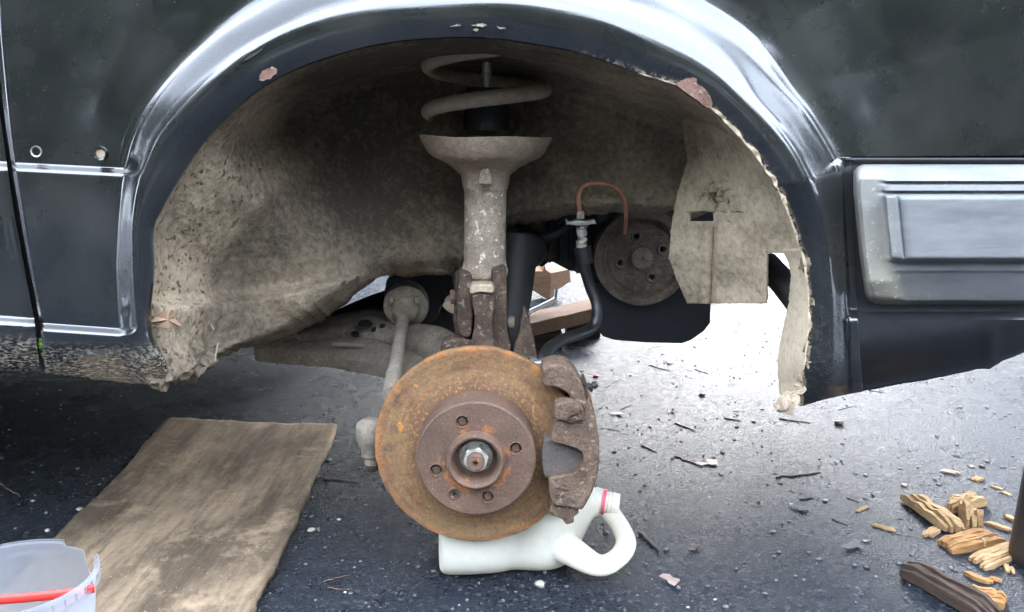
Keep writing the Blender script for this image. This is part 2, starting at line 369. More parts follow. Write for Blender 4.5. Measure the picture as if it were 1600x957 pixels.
M = dict(
    paint=m_paint(),
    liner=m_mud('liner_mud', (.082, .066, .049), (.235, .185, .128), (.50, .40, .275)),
    cream=m_mud('cream_dirt', (.15, .115, .078), (.43, .345, .235), (.62, .51, .365), bump=.35),
    strut=m_dusty('strut_dust', (.27, .205, .145), (.52, .41, .295), (.64, .55, .43), fleck=.35),
    tube=m_dusty('peeling_strut_paint', (.18, .14, .102), (.43, .345, .255), (.64, .57, .48), sc=.8, fleck=.9),
    spring=m_dusty('spring_dust', (.32, .25, .18), (.54, .43, .315), (.6, .52, .41), sc=1.2, fleck=.2),
    knuckle=m_dusty('knuckle_rust', (.032, .022, .016), (.135, .088, .060), (.40, .35, .29), fleck=.35),
    caliper=m_dusty('caliper_cast', (.070, .044, .030), (.215, .145, .098), (.36, .29, .22), sc=1.1, fleck=.35, bump=1.0),
    pad=m_dusty('brake_pad_grey', (.085, .07, .06), (.13, .11, .095), (.2, .18, .16), fleck=.2, bump=.3),
    arm=m_dusty('control_arm_dust', (.12, .098, .075), (.34, .285, .215), (.3, .26, .2), sc=.6, fleck=.2),
    rod=m_dusty('tie_rod_dust', (.16, .135, .105), (.32, .27, .21), (.36, .32, .26), fleck=.2),
    disc=m_disc('disc_rust'), hat=m_disc('hat_rust', True),
    pulley=m_dusty('pulley_rust', (.07, .055, .042), (.27, .205, .155), (.24, .19, .15), sc=.7, fleck=.3),
    black=m_plain('black_rubber', (.012, .012, .0125), .55, var=.4),
    dark=m_plain('oily_dark_metal', (.013, .0125, .0125), .6, var=.5, sc=20),
    shield=m_plain('black_shield', (.012, .0135, .017), .5, var=.4, sc=14),
    hose=m_plain('hose_rubber', (.014, .015, .015), .42, var=.3),
    copper=m_plain('copper_pipe', (.60, .25, .15), .32, metal=.4, var=.2),
    steel=m_plain('plated_steel', (.62, .58, .50), .33, metal=.55, var=.35, sc=140),
    dull=m_plain('dull_zinc', (.36, .34, .31), .45, metal=.7, var=.4, sc=120),
    bumper=m_bumper(),
    board=m_wood('weathered_plywood', (.125, .086, .053), (.33, .242, .155), (14, 1.4, 14), 6, stain=.7),
    chip=m_wood('fresh_split_wood', (.21, .115, .048), (.56, .37, .185), (1.5, 16, 16), 26, bump=.8),
    chip2=m_wood('orange_rotten_wood', (.20, .09, .03), (.44, .235, .085), (1.5, 14, 14), 26, bump=.8),
    darkwood=m_wood('dark_wet_wood', (.020, .014, .011), (.085, .055, .038), (1, 14, 14), 16),
    block=m_wood('brown_timber', (.115, .06, .035), (.225, .13, .075), (1, 10, 10), 14),
    asphalt=m_asphalt(),
    jug=m_plastic('milky_plastic', (.90, .86, .74), trans=.42, rough=.3, dirt=.14),
    tub=m_plastic('clear_cloudy_plastic', (.58, .60, .64), trans=.45, rough=.22, alpha=.17, dirt=.1),
    red=m_plain('red_plastic', (.75, .035, .025), .4, var=.1),
    pink=m_plain('pink_seal', (.70, .10, .16), .4, var=.1),
    leaf=m_leaf('dry_leaf', (.17, .10, .062), (.31, .20, .125)),
    pebble=m_plain('pale_pebble', (.36, .32, .26), .6, sc=90),
    grit=m_plain('grey_grit', (.11, .11, .112), .55, var=.7, sc=40),
    twig=m_plain('dark_twig', (.075, .055, .042), .6, var=.5, sc=90),
    bark=m_plain('bark', (.06, .045, .035), .9, sc=9), foliage=m_leaf('green_foliage', (.032, .046, .022), (.075, .092, .045)),
    rustpink=m_dusty('primer_and_rust', (.11, .055, .038), (.24, .145, .11), (.4, .3, .24), fleck=.5),
    moss=m_plain('moss', (.10, .22, .02), .9, sc=300),
    post=m_plain('dark_brown_post', (.028, .020, .022), .45, var=.3, sc=18),
    valance=m_plain('matt_black_plastic', (.014, .0145, .016), .42, var=.35, sc=120, bump=.12),
    whitemetal=m_plain('bright_plated_bar', (.70, .70, .70), .35, metal=.6, var=.15),
)
# ------------------------------------------------------------------ setting: ground
def fbm(x, y, sc, octv=4, seed=0):
    """vectorised value noise"""
    out = np.zeros_like(x); amp = 1.0; tot = 0
    for o in range(octv):
        r = np.random.default_rng(seed * 17 + o); T = r.random((256, 256))
        fx, fy = x * sc, y * sc
        ix, iy = np.floor(fx).astype(int), np.floor(fy).astype(int); tx, ty = fx - ix, fy - iy
        tx = tx * tx * (3 - 2 * tx); ty = ty * ty * (3 - 2 * ty)
        a = T[ix % 256, iy % 256]; b = T[(ix + 1) % 256, iy % 256]; c = T[ix % 256, (iy + 1) % 256]; d = T[(ix + 1) % 256, (iy + 1) % 256]
        out += amp * ((a * (1 - tx) + b * tx) * (1 - ty) + (c * (1 - tx) + d * tx) * ty); tot += amp; amp *= .55; sc *= 2.1
    return out / tot - .5
def grid_mesh(name, xs, ys, zf, mat):
    X, Y = np.meshgrid(xs, ys); Z = zf(X, Y)
    V = np.stack([X, Y, Z], -1).reshape(-1, 3); nx, ny = len(xs), len(ys)
    i = np.arange(nx - 1)[None, :] + (np.arange(ny - 1) * nx)[:, None]
    F = np.stack([i, i + 1, i + 1 + nx, i + nx], -1).reshape(-1, 4)
    me = bpy.data.meshes.new(name); me.vertices.add(len(V)); me.vertices.foreach_set('co', V.ravel())
    me.loops.add(F.size); me.loops.foreach_set('vertex_index', F.ravel()); me.polygons.add(len(F))
    me.polygons.foreach_set('loop_start', np.arange(0, F.size, 4)); me.polygons.foreach_set('loop_total', np.full(len(F), 4)); me.update()
    return link(name, me, mat, ang=0)
def ground_h(X, Y):
    fade = np.clip((3.2 - np.abs(X)) / .5, 0, 1) * np.clip((Y + 1.3) / .3, 0, 1) * np.clip((4.2 - Y) / .6, 0, 1)
    h = fbm(X + 40, Y + 40, 3.0, 3, 1) * .010 + fbm(X + 40, Y + 40, 70, 3, 2) * .0008 + np.abs(fbm(X + 40, Y + 40, 150, 2, 3)) * .0022
    return h * fade
xs = np.concatenate([[-400, -60, -12, -6], np.linspace(-3.2, -1.3, 90)[:-1], np.linspace(-1.3, 1.5, 560), np.linspace(1.5, 3.2, 90)[1:], [6, 12, 60, 400]])
ys = np.concatenate([[-400, -60, -12, -5], np.linspace(-1.3, -.3, 60)[:-1], np.linspace(-.3, 1.7, 480), np.linspace(1.7, 4.2, 220)[1:], [7, 12, 60, 400]])
ground = struct(grid_mesh('ground', xs, ys, ground_h, M['asphalt']))
def gz(x, y): return float(ground_h(np.array([[x]]), np.array([[y]]))[0, 0])

# loose grit all over the asphalt
def grit_mesh():
    n = 14000
    u = rng.random(n); X = (rng.random(n) * 3.4 - 1.6); Y = -.3 + 3.4 * rng.random(n) ** 1.3
    sz = .0009 + .0026 * rng.random(n) ** 6
    V = []; F = []
    ico = bmesh.new(); bmesh.ops.create_icosphere(ico, subdivisions=1, radius=1); bv = np.array([v.co[:] for v in ico.verts]); bf = np.array([[v.index for v in f.verts] for f in ico.faces]); ico.free()
    Z = ground_h(X[None, :], Y[None, :])[0]
    jit = 1 + .5 * (rng.random((n, len(bv), 1)) - .5)
    sc = np.stack([sz * (.8 + .8 * rng.random(n)), sz * (.8 + .8 * rng.random(n)), sz * (.5 + .4 * rng.random(n))], -1)
    VV = bv[None] * jit * sc[:, None, :] + np.stack([X, Y, Z + sz * .25], -1)[:, None, :]
    FF = bf[None] + (np.arange(n) * len(bv))[:, None, None]
    me = bpy.data.meshes.new('grit'); me.from_pydata(VV.reshape(-1, 3).tolist(), [], FF.reshape(-1, 3).tolist()); me.update()
    return link('grit', me, M['grit'], ang=0)
gr = grit_mesh(); gr['kind'] = 'stuff'; gr['label'] = 'fine loose grit scattered over the wet asphalt'; gr['category'] = 'grit'

# trees on the camera's side of the car: seen only as reflections in the paint
def tree(x, y, h, sd, label, group):
    r = np.random.default_rng(sd)
    t = empty('broadleaf_tree', (x, y, 0)); thing(t, label, 'tree', group)
    mb = MB(); pts = [Vector((.15 * nz(sd, k), .15 * nz(k, sd), h * .62 * k / 5)) for k in range(6)]
    mb.tube(pts, [.22 - .028 * k for k in range(6)], 9)
    for k in range(7):
        a = k * 2.4; z0 = h * (.28 + .05 * k); L = h * .26
        mb.tube([Vector((0, 0, z0)), Vector((math.cos(a) * L * .5, math.sin(a) * L * .5, z0 + L * .3)), Vector((math.cos(a) * L, math.sin(a) * L, z0 + L * .75))], [.09, .06, .02], 6)
    mb.build('trunk', M['bark'], t)
    n = 4500; c = r.normal(size=(40, 3)); c = c / np.linalg.norm(c, axis=1)[:, None] * (r.random((40, 1)) ** .4)
    c = c * np.array([h * .27, h * .22, h * .48]) + np.array([0, 0, h * .53])
    k = r.integers(0, 40, n); d = r.normal(size=(n, 3)); d /= np.linalg.norm(d, axis=1)[:, None]
    p = c[k] + d * (h * .12) * (r.random((n, 1)) ** .5)
    a = r.normal(size=(n, 3)); a /= np.linalg.norm(a, axis=1)[:, None]; b = np.cross(a, r.normal(size=(n, 3))); b /= np.linalg.norm(b, axis=1)[:, None]
    s_ = (.17 + .10 * r.random((n, 1))) * (h / 8) ** .5
    V = np.stack([p - a * s_, p + b * s_ * .5, p + a * s_, p - b * s_ * .5], 1).reshape(-1, 3)
    F = np.arange(n * 4).reshape(-1, 4)
    me = bpy.data.meshes.new('crown'); me.from_pydata(V.tolist(), [], F.tolist()); me.update()
    link('crown', me, M['foliage'], t, smooth=False)
TREES = [(-10.5, -6.8, 3.6, 1), (-7.2, -6.4, 4.0, 2), (-4.6, -6.8, 3.7, 3), (-2.2, -6.3, 3.9, 4), (.3, -6.8, 3.6, 5), (2.8, -6.4, 3.9, 6), (5.4, -6.8, 3.6, 7), (8.4, -6.4, 4.0, 8)]
for k, (x, y, h, s_) in enumerate(TREES):
    tree(x, y, h, s_, 'leafy green tree facing the car, mirrored in the dark paint', 'trees facing the side of the car')
# trees beyond the car leave one gap, where the sky glares off the wet ground
FAR = [(-10.5, 9.5, 7.5, 11), (-7.4, 9.0, 8.0, 12), (-4.3, 9.6, 7.6, 13), (-1.1, 9.2, 7.0, 14), (6.6, 9.4, 4.4, 18), (8.0, 9.6, 6.0, 17), (11.2, 9.4, 7.4, 15)]
for k, (x, y, h, s_) in enumerate(FAR):
    tree(x, y, h, s_, 'leafy green tree standing beyond the car, darkening the wet ground', 'trees beyond the car')

SIDE = [(-6.6, -3.2, 4.6, 21), (-6.9, -.6, 4.9, 22), (-6.7, 2.2, 4.5, 23), (-7.2, 5.2, 4.8, 24), (8.2, -3.4, 5.6, 25), (8.8, -.2, 5.4, 26), (8.6, 3.2, 5.8, 27)]  # out of view, added to dim the sky mirrored in the arch flare
for k, (x, y, h, s_) in enumerate(SIDE):
    tree(x, y, h, s_, 'unseen leafy green tree added off one end of the car to dim the flare', 'trees added off the ends of the car')

def added_hedge(x0, x1, y, h, sd, label):  # added out of view to block low sky from paint and asphalt
    r = np.random.default_rng(sd); n = 8000; L = x1 - x0
    p = np.stack([r.random(n) * L - L / 2, r.normal(size=n) * .32, h * r.random(n) ** .8], -1)
    p[:, 2] *= 1 + .14 * np.sin(p[:, 0] * 2.1) + .1 * np.sin(p[:, 0] * 5.3)
    a = r.normal(size=(n, 3)); a /= np.linalg.norm(a, axis=1)[:, None]; b = np.cross(a, r.normal(size=(n, 3))); b /= np.linalg.norm(b, axis=1)[:, None]
    s_ = .15 + .07 * r.random((n, 1))
    V = np.stack([p - a * s_, p + b * s_ * .55, p + a * s_, p - b * s_ * .55], 1).reshape(-1, 3)
    me = bpy.data.meshes.new('added_hedge'); me.from_pydata(V.tolist(), [], np.arange(n * 4).reshape(-1, 4).tolist()); me.update()
    o = link('added_hedge', me, M['foliage'], None, smooth=False, loc=((x0 + x1) / 2, y, 0)); thing(o, label, 'added_hedge')
added_hedge(-13, 14, -5.2, 1.9, 31, 'long leafy row added behind the camera to keep low sky out of the paint')
added_hedge(-13, 14, 8.6, 1.35, 32, 'unseen low leafy row added beyond the car to block low sky glare')
# ------------------------------------------------------------------ the car
car = empty('car'); thing(car, 'jacked up black car with its front wheel removed, showing rusty brake disc', 'car')

# stations along the wheel arch: lip, crest of the flare, foot of the flare, far edge of the panel (photo points)
ST = [
 ((258,598),(245,600),(195,598),(72,582)), ((258,570),(240,570),(190,570),(69,560)), ((238,530),(224,528),(186,529),(65,522)),
 ((234,508),(220,508),(184,512),(64,506)), ((234,480),(216,478),(182,478),(59,480)), ((239,420),(212,420),(180,420),(47,420)),
 ((238,360),(210,360),(184,360),(36,360)), ((252,325),(214,318),(188,312),(28,312)), ((272,290),(224,280),(190,278),(22,277)),
 ((290,262),(236,250),(196,253),(18,250)), ((318,222),(258,210),(208,205),(11,205)), ((354,182),(303,157),(238,153),(3,140)),
 ((405,138),(362,100),(285,100),(-7,50)), ((470,103),(430,55),(345,48),(-15,-90)), ((550,77),(522,24),(430,-8),(-24,-288)),
 ((620,63),(610,10),(540,-45),(330,-290)), ((700,57),(700,4),(670,-72),(650,-290)), ((770,58),(780,3),(780,-78),(790,-290)),
 ((840,68),(860,12),(900,-68),(950,-290)), ((910,82),(950,32),(1010,-40),(1150,-290)), ((1000,113),(1040,72),(1110,5),(1400,-280)),
 ((1065,135),(1110,112),(1184,60),(1650,-200)), ((1115,170),(1160,155),(1241,139),(1700,20)), ((1150,205),(1200,195),(1272,180),(1700,120)),
 ((1185,245),(1232,235),(1294,220),(1700,190)), ((1212,286),(1256,278),(1308,246),(1700,244)),
]
ST_LOW = [((1212,286),(1256,278),(1308,246),(1328,246)), ((1222,305),(1266,298),(1312,262),(1330,262)), ((1240,350),(1280,345),(1314,335),(1332,335)),
 ((1257,405),(1290,405),(1318,405),(1336,405)), ((1266,470),(1296,470),(1322,470),(1338,470)), ((1263,540),(1295,540),(1325,540),(1342,540)),
 ((1256,600),(1290,600),(1325,595),(1346,592)), ((1252,634),(1285,624),(1325,615),(1348,611))]
def ledge(px, py):                       # body sides step outward at the two pressed lines
    y = .010 - .011 * sst(254, 268, py + (px - 20) * -.05) - .012 * sst(504, 518, py + (px - 60) * -.07)
    if py > 535: y += .055 * ((py - 535) / 65) ** 2
    return y
def fender_y(px, py, row, si):
    left = 1 - sst(9, 12.5, si)
    if row == 'lip': up, lo = -.025, -.010
    elif row == 'mid': up, lo = -.030, -.018
    elif row == 'out': up, lo = .016, None
    else: up, lo = .010, None
    if row == 'far' and px > 1250: up = .010 + .02 * ((px - 1250) / 450) ** 2
    if lo is None: lo = ledge(px, py) - (.0 if row == 'far' else -.002)
    elif py > 545: lo += .05 * ((py - 545) / 60) ** 2
    return lerp(up, lo, left)
def fender_part(stations, nsub, name, si0, low=False):
    cols = []; n = len(stations)
    keys = [catmull([Vector((*s[k], 0)) for s in stations], nsub) for k in range(3)]
    fk = [Vector((*s[3], 0)) for s in stations]; keys.append([fk[i].lerp(fk[i + 1], k / nsub) for i in range(n - 1) for k in range(nsub)] + [fk[-1]])
    rows = None; V = []; NR = 0; grime = []; chip = []
    for c in range(len(keys[0])):
        si = si0 + c / nsub
        lip, mid, out, far = [keys[k][c] for k in range(4)]
        jag = 0.0
        if si > 19.5:
            cc = c + (500 if low else 0); jag = (nz(cc * .16, 3.1) * 4 + nz(cc * .5, 8.2) * 1.8) * sst(19.5, 21, si)
        d = (mid - lip).normalized(); lip = lip + d * jag
        if low:
            t = sst(25, 28, si)
            yl, ym, yo, yf = lerp(-.025, -.010, t), lerp(-.030, -.014, t), lerp(.016, -.001, t), lerp(.0145, -.0055, sst(484, 500, far.y))
            if lip.y > 560:
                e = .03 * ((lip.y - 560) / 70) ** 2; yl += e; ym += e; yo += e; yf += e
        else:
            yl, ym, yo, yf = [fender_y(p.x, p.y, r, si) for p, r in ((lip, 'lip'), (mid, 'mid'), (out, 'out'), (far, 'far'))]
        col = []
        b = lip - d * -6                                  # returned flange behind the lip
        col.append(P(b.x, b.y, yl + .022)); col.append(P(lip.x - d.x * 1.5, lip.y - d.y * 1.5, yl + .006))
        for k in range(7):
            t = k / 7; q = lip.lerp(mid, t); bul = math.sin(t * math.pi) * -.002
            col.append(P(q.x, q.y, lerp(yl, ym, t) + bul))
        for k in range(11):
            t = k / 11; q = mid.lerp(out, t)
            e = lerp(t, sst(0, 1, t), .75)
            col.append(P(q.x, q.y, lerp(ym, yo, e)))
        NF = 16
        for k in range(NF + 1):
            t = k / NF; q = out.lerp(far, t)
            yy = lerp(yo, yf, sst(0, .35, t))
            if not low and si < 12.5: yy = lerp(yy, ledge(q.x, q.y) + .002 * (1 - t), 1 - sst(9, 12.5, si))
            col.append(P(q.x, q.y, yy))
        NR = len(col); V += col
        for k, p in enumerate(col):
            # road grime on the sill with golden glints painted in, chipped paint along the torn lip
            gy = sst(528, 580, lerp(lip.y, far.y, k / NR)) if si < 6 else 0.0
            grime.append(gy if not low else .06 * sst(380, 620, lip.y) * (1 - k / NR))
            ch = (1 - sst(1.2, 3.2, k)) * sst(18.5, 21, si) * (1 if k > 0 else 1)
            if si < 4: ch = max(ch, .0)
            chip.append(ch)
    nc = len(keys[0]); F = []
    for i in range(nc - 1):
        for j in range(NR - 1): F.append((i * NR + j, (i + 1) * NR + j, (i + 1) * NR + j + 1, i * NR + j + 1))
    o = mk(name, V, F, M['paint'], car, ang=50, attr={'grime': grime, 'chip': chip})
    m = o.modifiers.new('thick', 'SOLIDIFY'); m.thickness = .0012; m.offset = -1
    return o, keys
fender, KEYS = fender_part(ST, 20, 'fender', 0)
flare_low, KEYS2 = fender_part(ST_LOW, 16, 'fender_lower_front', 25, True)
bm = bmesh.new(); bm.from_mesh(fender.data); bm.from_mesh(flare_low.data)          # one pressing: weld the two runs along the arch
bmesh.ops.remove_doubles(bm, verts=bm.verts, dist=2e-4); bmesh.ops.recalc_face_normals(bm, faces=bm.faces); bm.to_mesh(fender.data); bm.free()
fender.data.polygons.foreach_set('use_smooth', [True] * len(fender.data.polygons)); fender.data.set_sharp_from_angle(angle=math.radians(50))
bpy.data.objects.remove(flare_low)

# rusty bare patches and the peeling flake on the arch
def patch(name, outline, y, mat, th=.0015, jag=1.5, parent=None, curl=None):
    pts = catmull([Vector((a, b, 0)) for a, b in outline] + [Vector((*outline[0], 0))], 4)[:-1]
    pts = [p + Vector((nz(i * 1.7, 2) * jag, nz(i * 1.3, 9) * jag, 0)) for i, p in enumerate(pts)]
    yy = y if callable(y) else (lambda a, b: y)
    f = [P(p.x, p.y, yy(p.x, p.y)) for p in pts]; mb = MB(); mb.prism(f, [p + Vector((0, th, 0)) for p in f])
    return mb.build(name, mat, parent or car, ang=30)
patch('rust_spot', [(404,126),(408,114),(422,106),(432,108),(428,118),(414,126)], -.0310, M['rustpink'], .010, 3.5, fender)
patch('paint_flake', [(1056,132),(1070,124),(1088,122),(1089,131),(1100,138),(1110,150),(1113,164),(1104,168),(1088,156),(1072,145)], -.0325, M['rustpink'], .012, 1.5, fender)
for ol in ([(702,42),(712,39),(722,38),(716,41)], [(736,40),(750,37),(762,40),(750,42)], [(738,47),(744,45),(748,47),(743,49)], [(776,42),(786,43),(790,45),(780,45)]):
    patch('worn_patch', ol, -.0318, M['rod'], .004, 2.5, fender)
patch('scratch', [(378,97),(388,88),(403,80),(412,74),(405,82),(390,92)], -.0325, M['dark'], .008, 1.0, fender)

# clip holes above the pressed line
def ring_hole(px, py, y, r, name, m1, m2):
    c = P(px, py, y); mb = MB(); mb.lathe([(.004, r * .72), (-.0012, r * .78), (-.0016, r), (.004, r * 1.12)], c, (0, 1, 0), 20)
    o = mb.build(name, m1, fender)
    mb = MB(); mb.lathe([(.001, r * .74), (.0005, 0.0)], c, (0, 1, 0), 20); mb.build('hole_floor', m2, fender)
ring_hole(57, 237, .0095, .0062, 'clip_hole_rim', M['dull'], M['dark'])
ring_hole(157, 240, .0085, .0074, 'clip_hole_rim', M['paint'], M['strut'])

# ---- door behind the panel gap
def door_part():
    gap = [(-300,-36), (-80,-20), (60,-14), (119,-9), (188,0), (255,9), (324,19), (404,34), (504,53), (545,57), (582,62)]
    V = []; rows = []; gr_ = []
    pys = list(np.linspace(-300, 240, 20)) + list(np.linspace(244, 280, 16)) + list(np.linspace(290, 490, 12)) + list(np.linspace(494, 524, 14)) + list(np.linspace(530, 578, 8))
    for py in pys:
        xg = interp(gap, py); r = []
        for k in range(15):
            t = (k / 14) ** 2; px = lerp(xg, -900, t); yb = ledge(px if px > -40 else -40, py + (6 if py > 490 else 0)) + .001
            if k == 0: r.append(P(px + 1, py, yb + .012))
            r.append(P(px, py, yb)); 
        rows.append(r)
    nr = len(rows[0])
    for r, py in zip(rows, pys): gr_ += [sst(515, 570, py)] * nr
    mb = MB(); mb.grid(rows)
    o = mb.build('door', M['paint'], car, ang=50, attr={'grime': gr_, 'chip': [0.0] * len(gr_)})
    m = o.modifiers.new('thick', 'SOLIDIFY'); m.thickness = .0015; m.offset = -1
    f, b = pout([(-60,-300),(120,-300),(120,575),(-60,575)], .045, .05); mb = MB(); mb.prism(f, b); mb.build('door_jamb', M['dark'], car)
    # moss in the foot of the gap
    mb = MB()
    for k in range(26):
        c = P(66 + random.uniform(-4, 6), 528 + random.uniform(0, 30), -.004 + random.uniform(0, .004)); r = random.uniform(.0012, .0028)
        mb.lathe([(-r, 0.0), (-r * .6, r * .8), (r * .4, r * .8), (r, 0.0)], c, (random.uniform(-1, 1), random.uniform(-1, 1), 1), 6)
    mb.build('moss_tuft', M['moss'], o)
door_part()

# ---- bumper skin with its grey moulding
def bumper_part():
    bot = [(1318,617),(1345,612),(1400,602),(1480,588),(1528,577),(1545,577),(1562,567),(1600,551),(1700,520),(1760,505)]
    pxs = list(np.linspace(1322, 1760, 44)); rows = []; gm = []
    for q_ in list(np.linspace(249, 264, 8)) + [300, 350, 400, 450, 474, 480, 484, 487, 490, 493, 496, 500, 505] + list(np.linspace(1.05, 2, 24)):
        r = []
        for px in pxs:
            b = interp(bot, px) + nz(px * .05, 4) * 2; py = q_ if q_ > 10 else lerp(505, b, q_ - 1); s_ = (py - 249) / (b - 249)
            y = .004
            if py < 262: y = lerp(.0105, .016, sst(249, 258, py))
            elif py < 480: y = .016
            else: y = lerp(.016, -.004, sst(486, 500, py))
            y += .045 * sst(.72, 1, s_) ** 2 if s_ > .72 else 0
            y += .25 * max(0, (px - 1600) / 200) ** 2
            r.append(P(px, py, y)); gm.append(.05 * (1 - sst(1330, 1420, px)))
        rows.append(r)
    mb = MB(); mb.grid(rows)
    o = mb.build('bumper', M['valance'], car, ang=50, attr={'grime': gm, 'chip': [0.0] * len(gm)})
    m = o.modifiers.new('thick', 'SOLIDIFY'); m.thickness = .003; m.offset = -1
    # moulding
    xl = [(258,1346),(262,1338),(270,1333),(300,1333),(400,1343),(462,1352),(470,1358),(476,1368)]
    main = [(257,.016),(258.5,.0),(261,-.010),(266,-.013),(281,-.024),(283,-.025),(285.5,-.019),(287.5,-.019),(289.5,-.026),(298,-.028),(300.5,-.022),(302.5,-.022),(306,-.036),(309,-.039),(312,-.040),(403,-.041),(407,-.038),(409.5,-.026),(412,-.025),(423,-.024),(426,-.021),(470,-.004),(475,.008),(479,.030)]
    edge = [(257,.016),(259,.0),(264,-.012),(280,-.022),(440,-.022),(466,-.010),(475,.008),(479,.030)]
    pys = sorted(set([q[0] for q in main] + list(np.linspace(258, 478, 60)) + list(np.linspace(303, 311, 7))))
    offs = [0, .6, 2, 4, 7, 12, 20, 30, 38, 44, 47, 49, 51, 53, 55, 58, 61, 64, 66, 68, 70, 72, 76, 84] + list(np.linspace(96, 430, 26))
    rows = []; gm = []
    for py in pys:
        x0 = interp(xl, py); r = []
        for of in offs:
            px = x0 + of; wgt = sst(40, 62, of)
            ye = interp(edge, py); ym = interp(main, py)
            yy = lerp(ye, ym, wgt)
            if 300 < py < 412:                                   # upright rib that ends the pad
                rib = sst(47, 51, of) * (1 - sst(66, 70, of)) * sst(303, 309, py) * (1 - sst(402, 409, py))
                yy = min(yy, lerp(yy, -.0435, rib))
                groove = sst(66, 69, of) * (1 - sst(70, 74, of)) * sst(305, 310, py) * (1 - sst(400, 407, py)); yy += .004 * groove
            yy = lerp(.016, yy, sst(-1, 9, of) if of < 9 else 1)
            yy += .25 * max(0, (px - 1600) / 200) ** 2
            r.append(P(px, py, yy)); gm.append((1 - sst(30, 75, of)) * (.35 + .65 * sst(300, 430, py)) + .25 * sst(410, 470, py) * (1 - sst(60, 160, of)))
        rows.append(r)
    mb = MB(); mb.grid(rows); mb.build('bumper_moulding', M['bumper'], o, ang=60, attr={'grime': gm})
    return o
bumper = bumper_part()

# ---- wheel well liner
LB = [(275,594),(300,578),(335,562),(350,556),(375,548),(425,534),(470,518),(490,508),(510,498),(535,478),(560,458),(585,438),(605,431),(640,432),(690,430),(712,426),(735,420),(790,358),(840,350),(885,337),(930,337),(960,334),(1000,332),(1030,332),(1060,332),(1078,345)]
def liner():
    nsub = 8; n = len(ST)
    lips = catmull([Vector((*s[0], 0)) for s in ST], nsub); bots = catmull([Vector((*b, 0)) for b in LB], nsub)
    for i, b in enumerate(bots): b.y += nz(i * .6, 5) * 4 + nz(i * .17, 2) * 5
    ss = [0, .006, .014, .024, .036, .05, .066, .085, .105, .13, .155] + list(np.linspace(.18, 1, 40))
    V = []; mud = []; spot = []; nr = len(ss)
    for c, (lp, bt) in enumerate(zip(lips, bots)):
        si = c / nsub; left = 1 - sst(9.5, 13, si)
        for s_ in ss:
            q = lp.lerp(bt, s_); d = (q - lp).length
            dl = interp([(0,.016),(12,.040),(85,.115),(97,.135),(160,.19),(330,.285),(460,.31)], max(0, q.x - lp.x + .25 * max(0, d - abs(q.x - lp.x))))
            dt = .02 + .285 * sst(0, 70, d)
            y = lerp(dt, dl, left)
            line = interp([(300,466),(330,461),(400,455),(470,442),(560,420),(620,405),(660,400)], q.x)
            if q.x < 660: y -= .032 * sst(0, 16, q.y - line) * (1 - sst(540, 660, q.x)); y += .05 * sst(.88, 1, s_) ** 2
            else: y += .03 * sst(.92, 1, s_)
            y += nz(q.x * .02, q.y * .02, 1) * .008 + nz(q.x * .07, q.y * .07, 4) * .0025
            # a raised seam and a shallow pressing in the inner wall
            y -= .004 * math.exp(-((q.y - line) / 5) ** 2) if q.x < 620 else 0
            V.append(P(q.x, q.y, max(y, .012)))
            m_ = .19
            m_ += (.55 * (1 - sst(85, 104, q.x - lp.x)) * left * (1 - .55 * sst(430, 520, q.y)))                        # pale rear return
            m_ += .50 * sst(820, 960, q.x)
            m_ += .14 * sst(330, 470, q.y)
            m_ += .50 * math.exp(-((q.x - 420 - (150 - q.y) * .35) / 34) ** 2) * (1 - sst(185, 245, q.y))
            m_ -= .17 * math.exp(-((q.x - 620) / 170) ** 2) * (1 - sst(150, 300, q.y))  # darker upper centre: bare undercoat with some shade painted in
            mud.append(m_); spot.append((1 - sst(80, 105, q.x - lp.x)) * left)
    F = []
    for i in range(len(lips) - 1):
        for j in range(nr - 1): F.append((i * nr + j, (i + 1) * nr + j, (i + 1) * nr + j + 1, i * nr + j + 1))
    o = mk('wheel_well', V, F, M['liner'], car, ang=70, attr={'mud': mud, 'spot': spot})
    m = o.modifiers.new('thick', 'SOLIDIFY'); m.thickness = .002; m.offset = 1
    return o
well = liner()

# ---- cream front shield of the well, with its slot, and the flange strip under it
def tabgrid(name, pxs, pys, xl, xr, yf, mat, parent, skip=None, mudf=None, spotv=.35):
    V = []; F = []; mud = []
    for py in pys:
        a, b = interp(xl, py), interp(xr, py)
        for px in pxs:
            q = min(max(px, a), b); jx = (nz(py * .09, 7) * 1.5 if q in (a, b) else 0)
            V.append(P(q + jx, py, yf(q, py))); mud.append(mudf(q, py) if mudf else .8)
    n = len(pxs)
    for i in range(len(pys) - 1):
        for j in range(n - 1):
            cx, cy = (pxs[j] + pxs[j + 1]) / 2, (pys[i] + pys[i + 1]) / 2
            if skip and skip(cx, cy): continue
            a, b, c, d = i * n + j, i * n + j + 1, (i + 1) * n + j + 1, (i + 1) * n + j
            if (V[a] - V[b]).length < 1e-6 and (V[c] - V[d]).length < 1e-6: continue
            F.append((a, b, c, d))
    o = mk(name, V, F, mat, parent, ang=60, attr={'mud': mud, 'spot': [spotv] * len(V)})
    bm = bmesh.new(); bm.from_mesh(o.data); bmesh.ops.remove_doubles(bm, verts=bm.verts, dist=1e-6)
    bmesh.ops.delete(bm, geom=[v for v in bm.verts if not v.link_faces], context='VERTS'); bm.to_mesh(o.data); bm.free()
    m = o.modifiers.new('thick', 'SOLIDIFY'); m.thickness = .0035; m.offset = -1
    return o
SXL = [(150,1058),(170,1068),(200,1070),(250,1078),(264,1073),(300,1062),(350,1052),(400,1047),(430,1057),(472,1076)]
SXR = [(150,1108),(170,1123),(205,1158),(245,1194),(290,1224),(350,1250),(388,1262),(394,1262),(395,1201),(476,1200)]
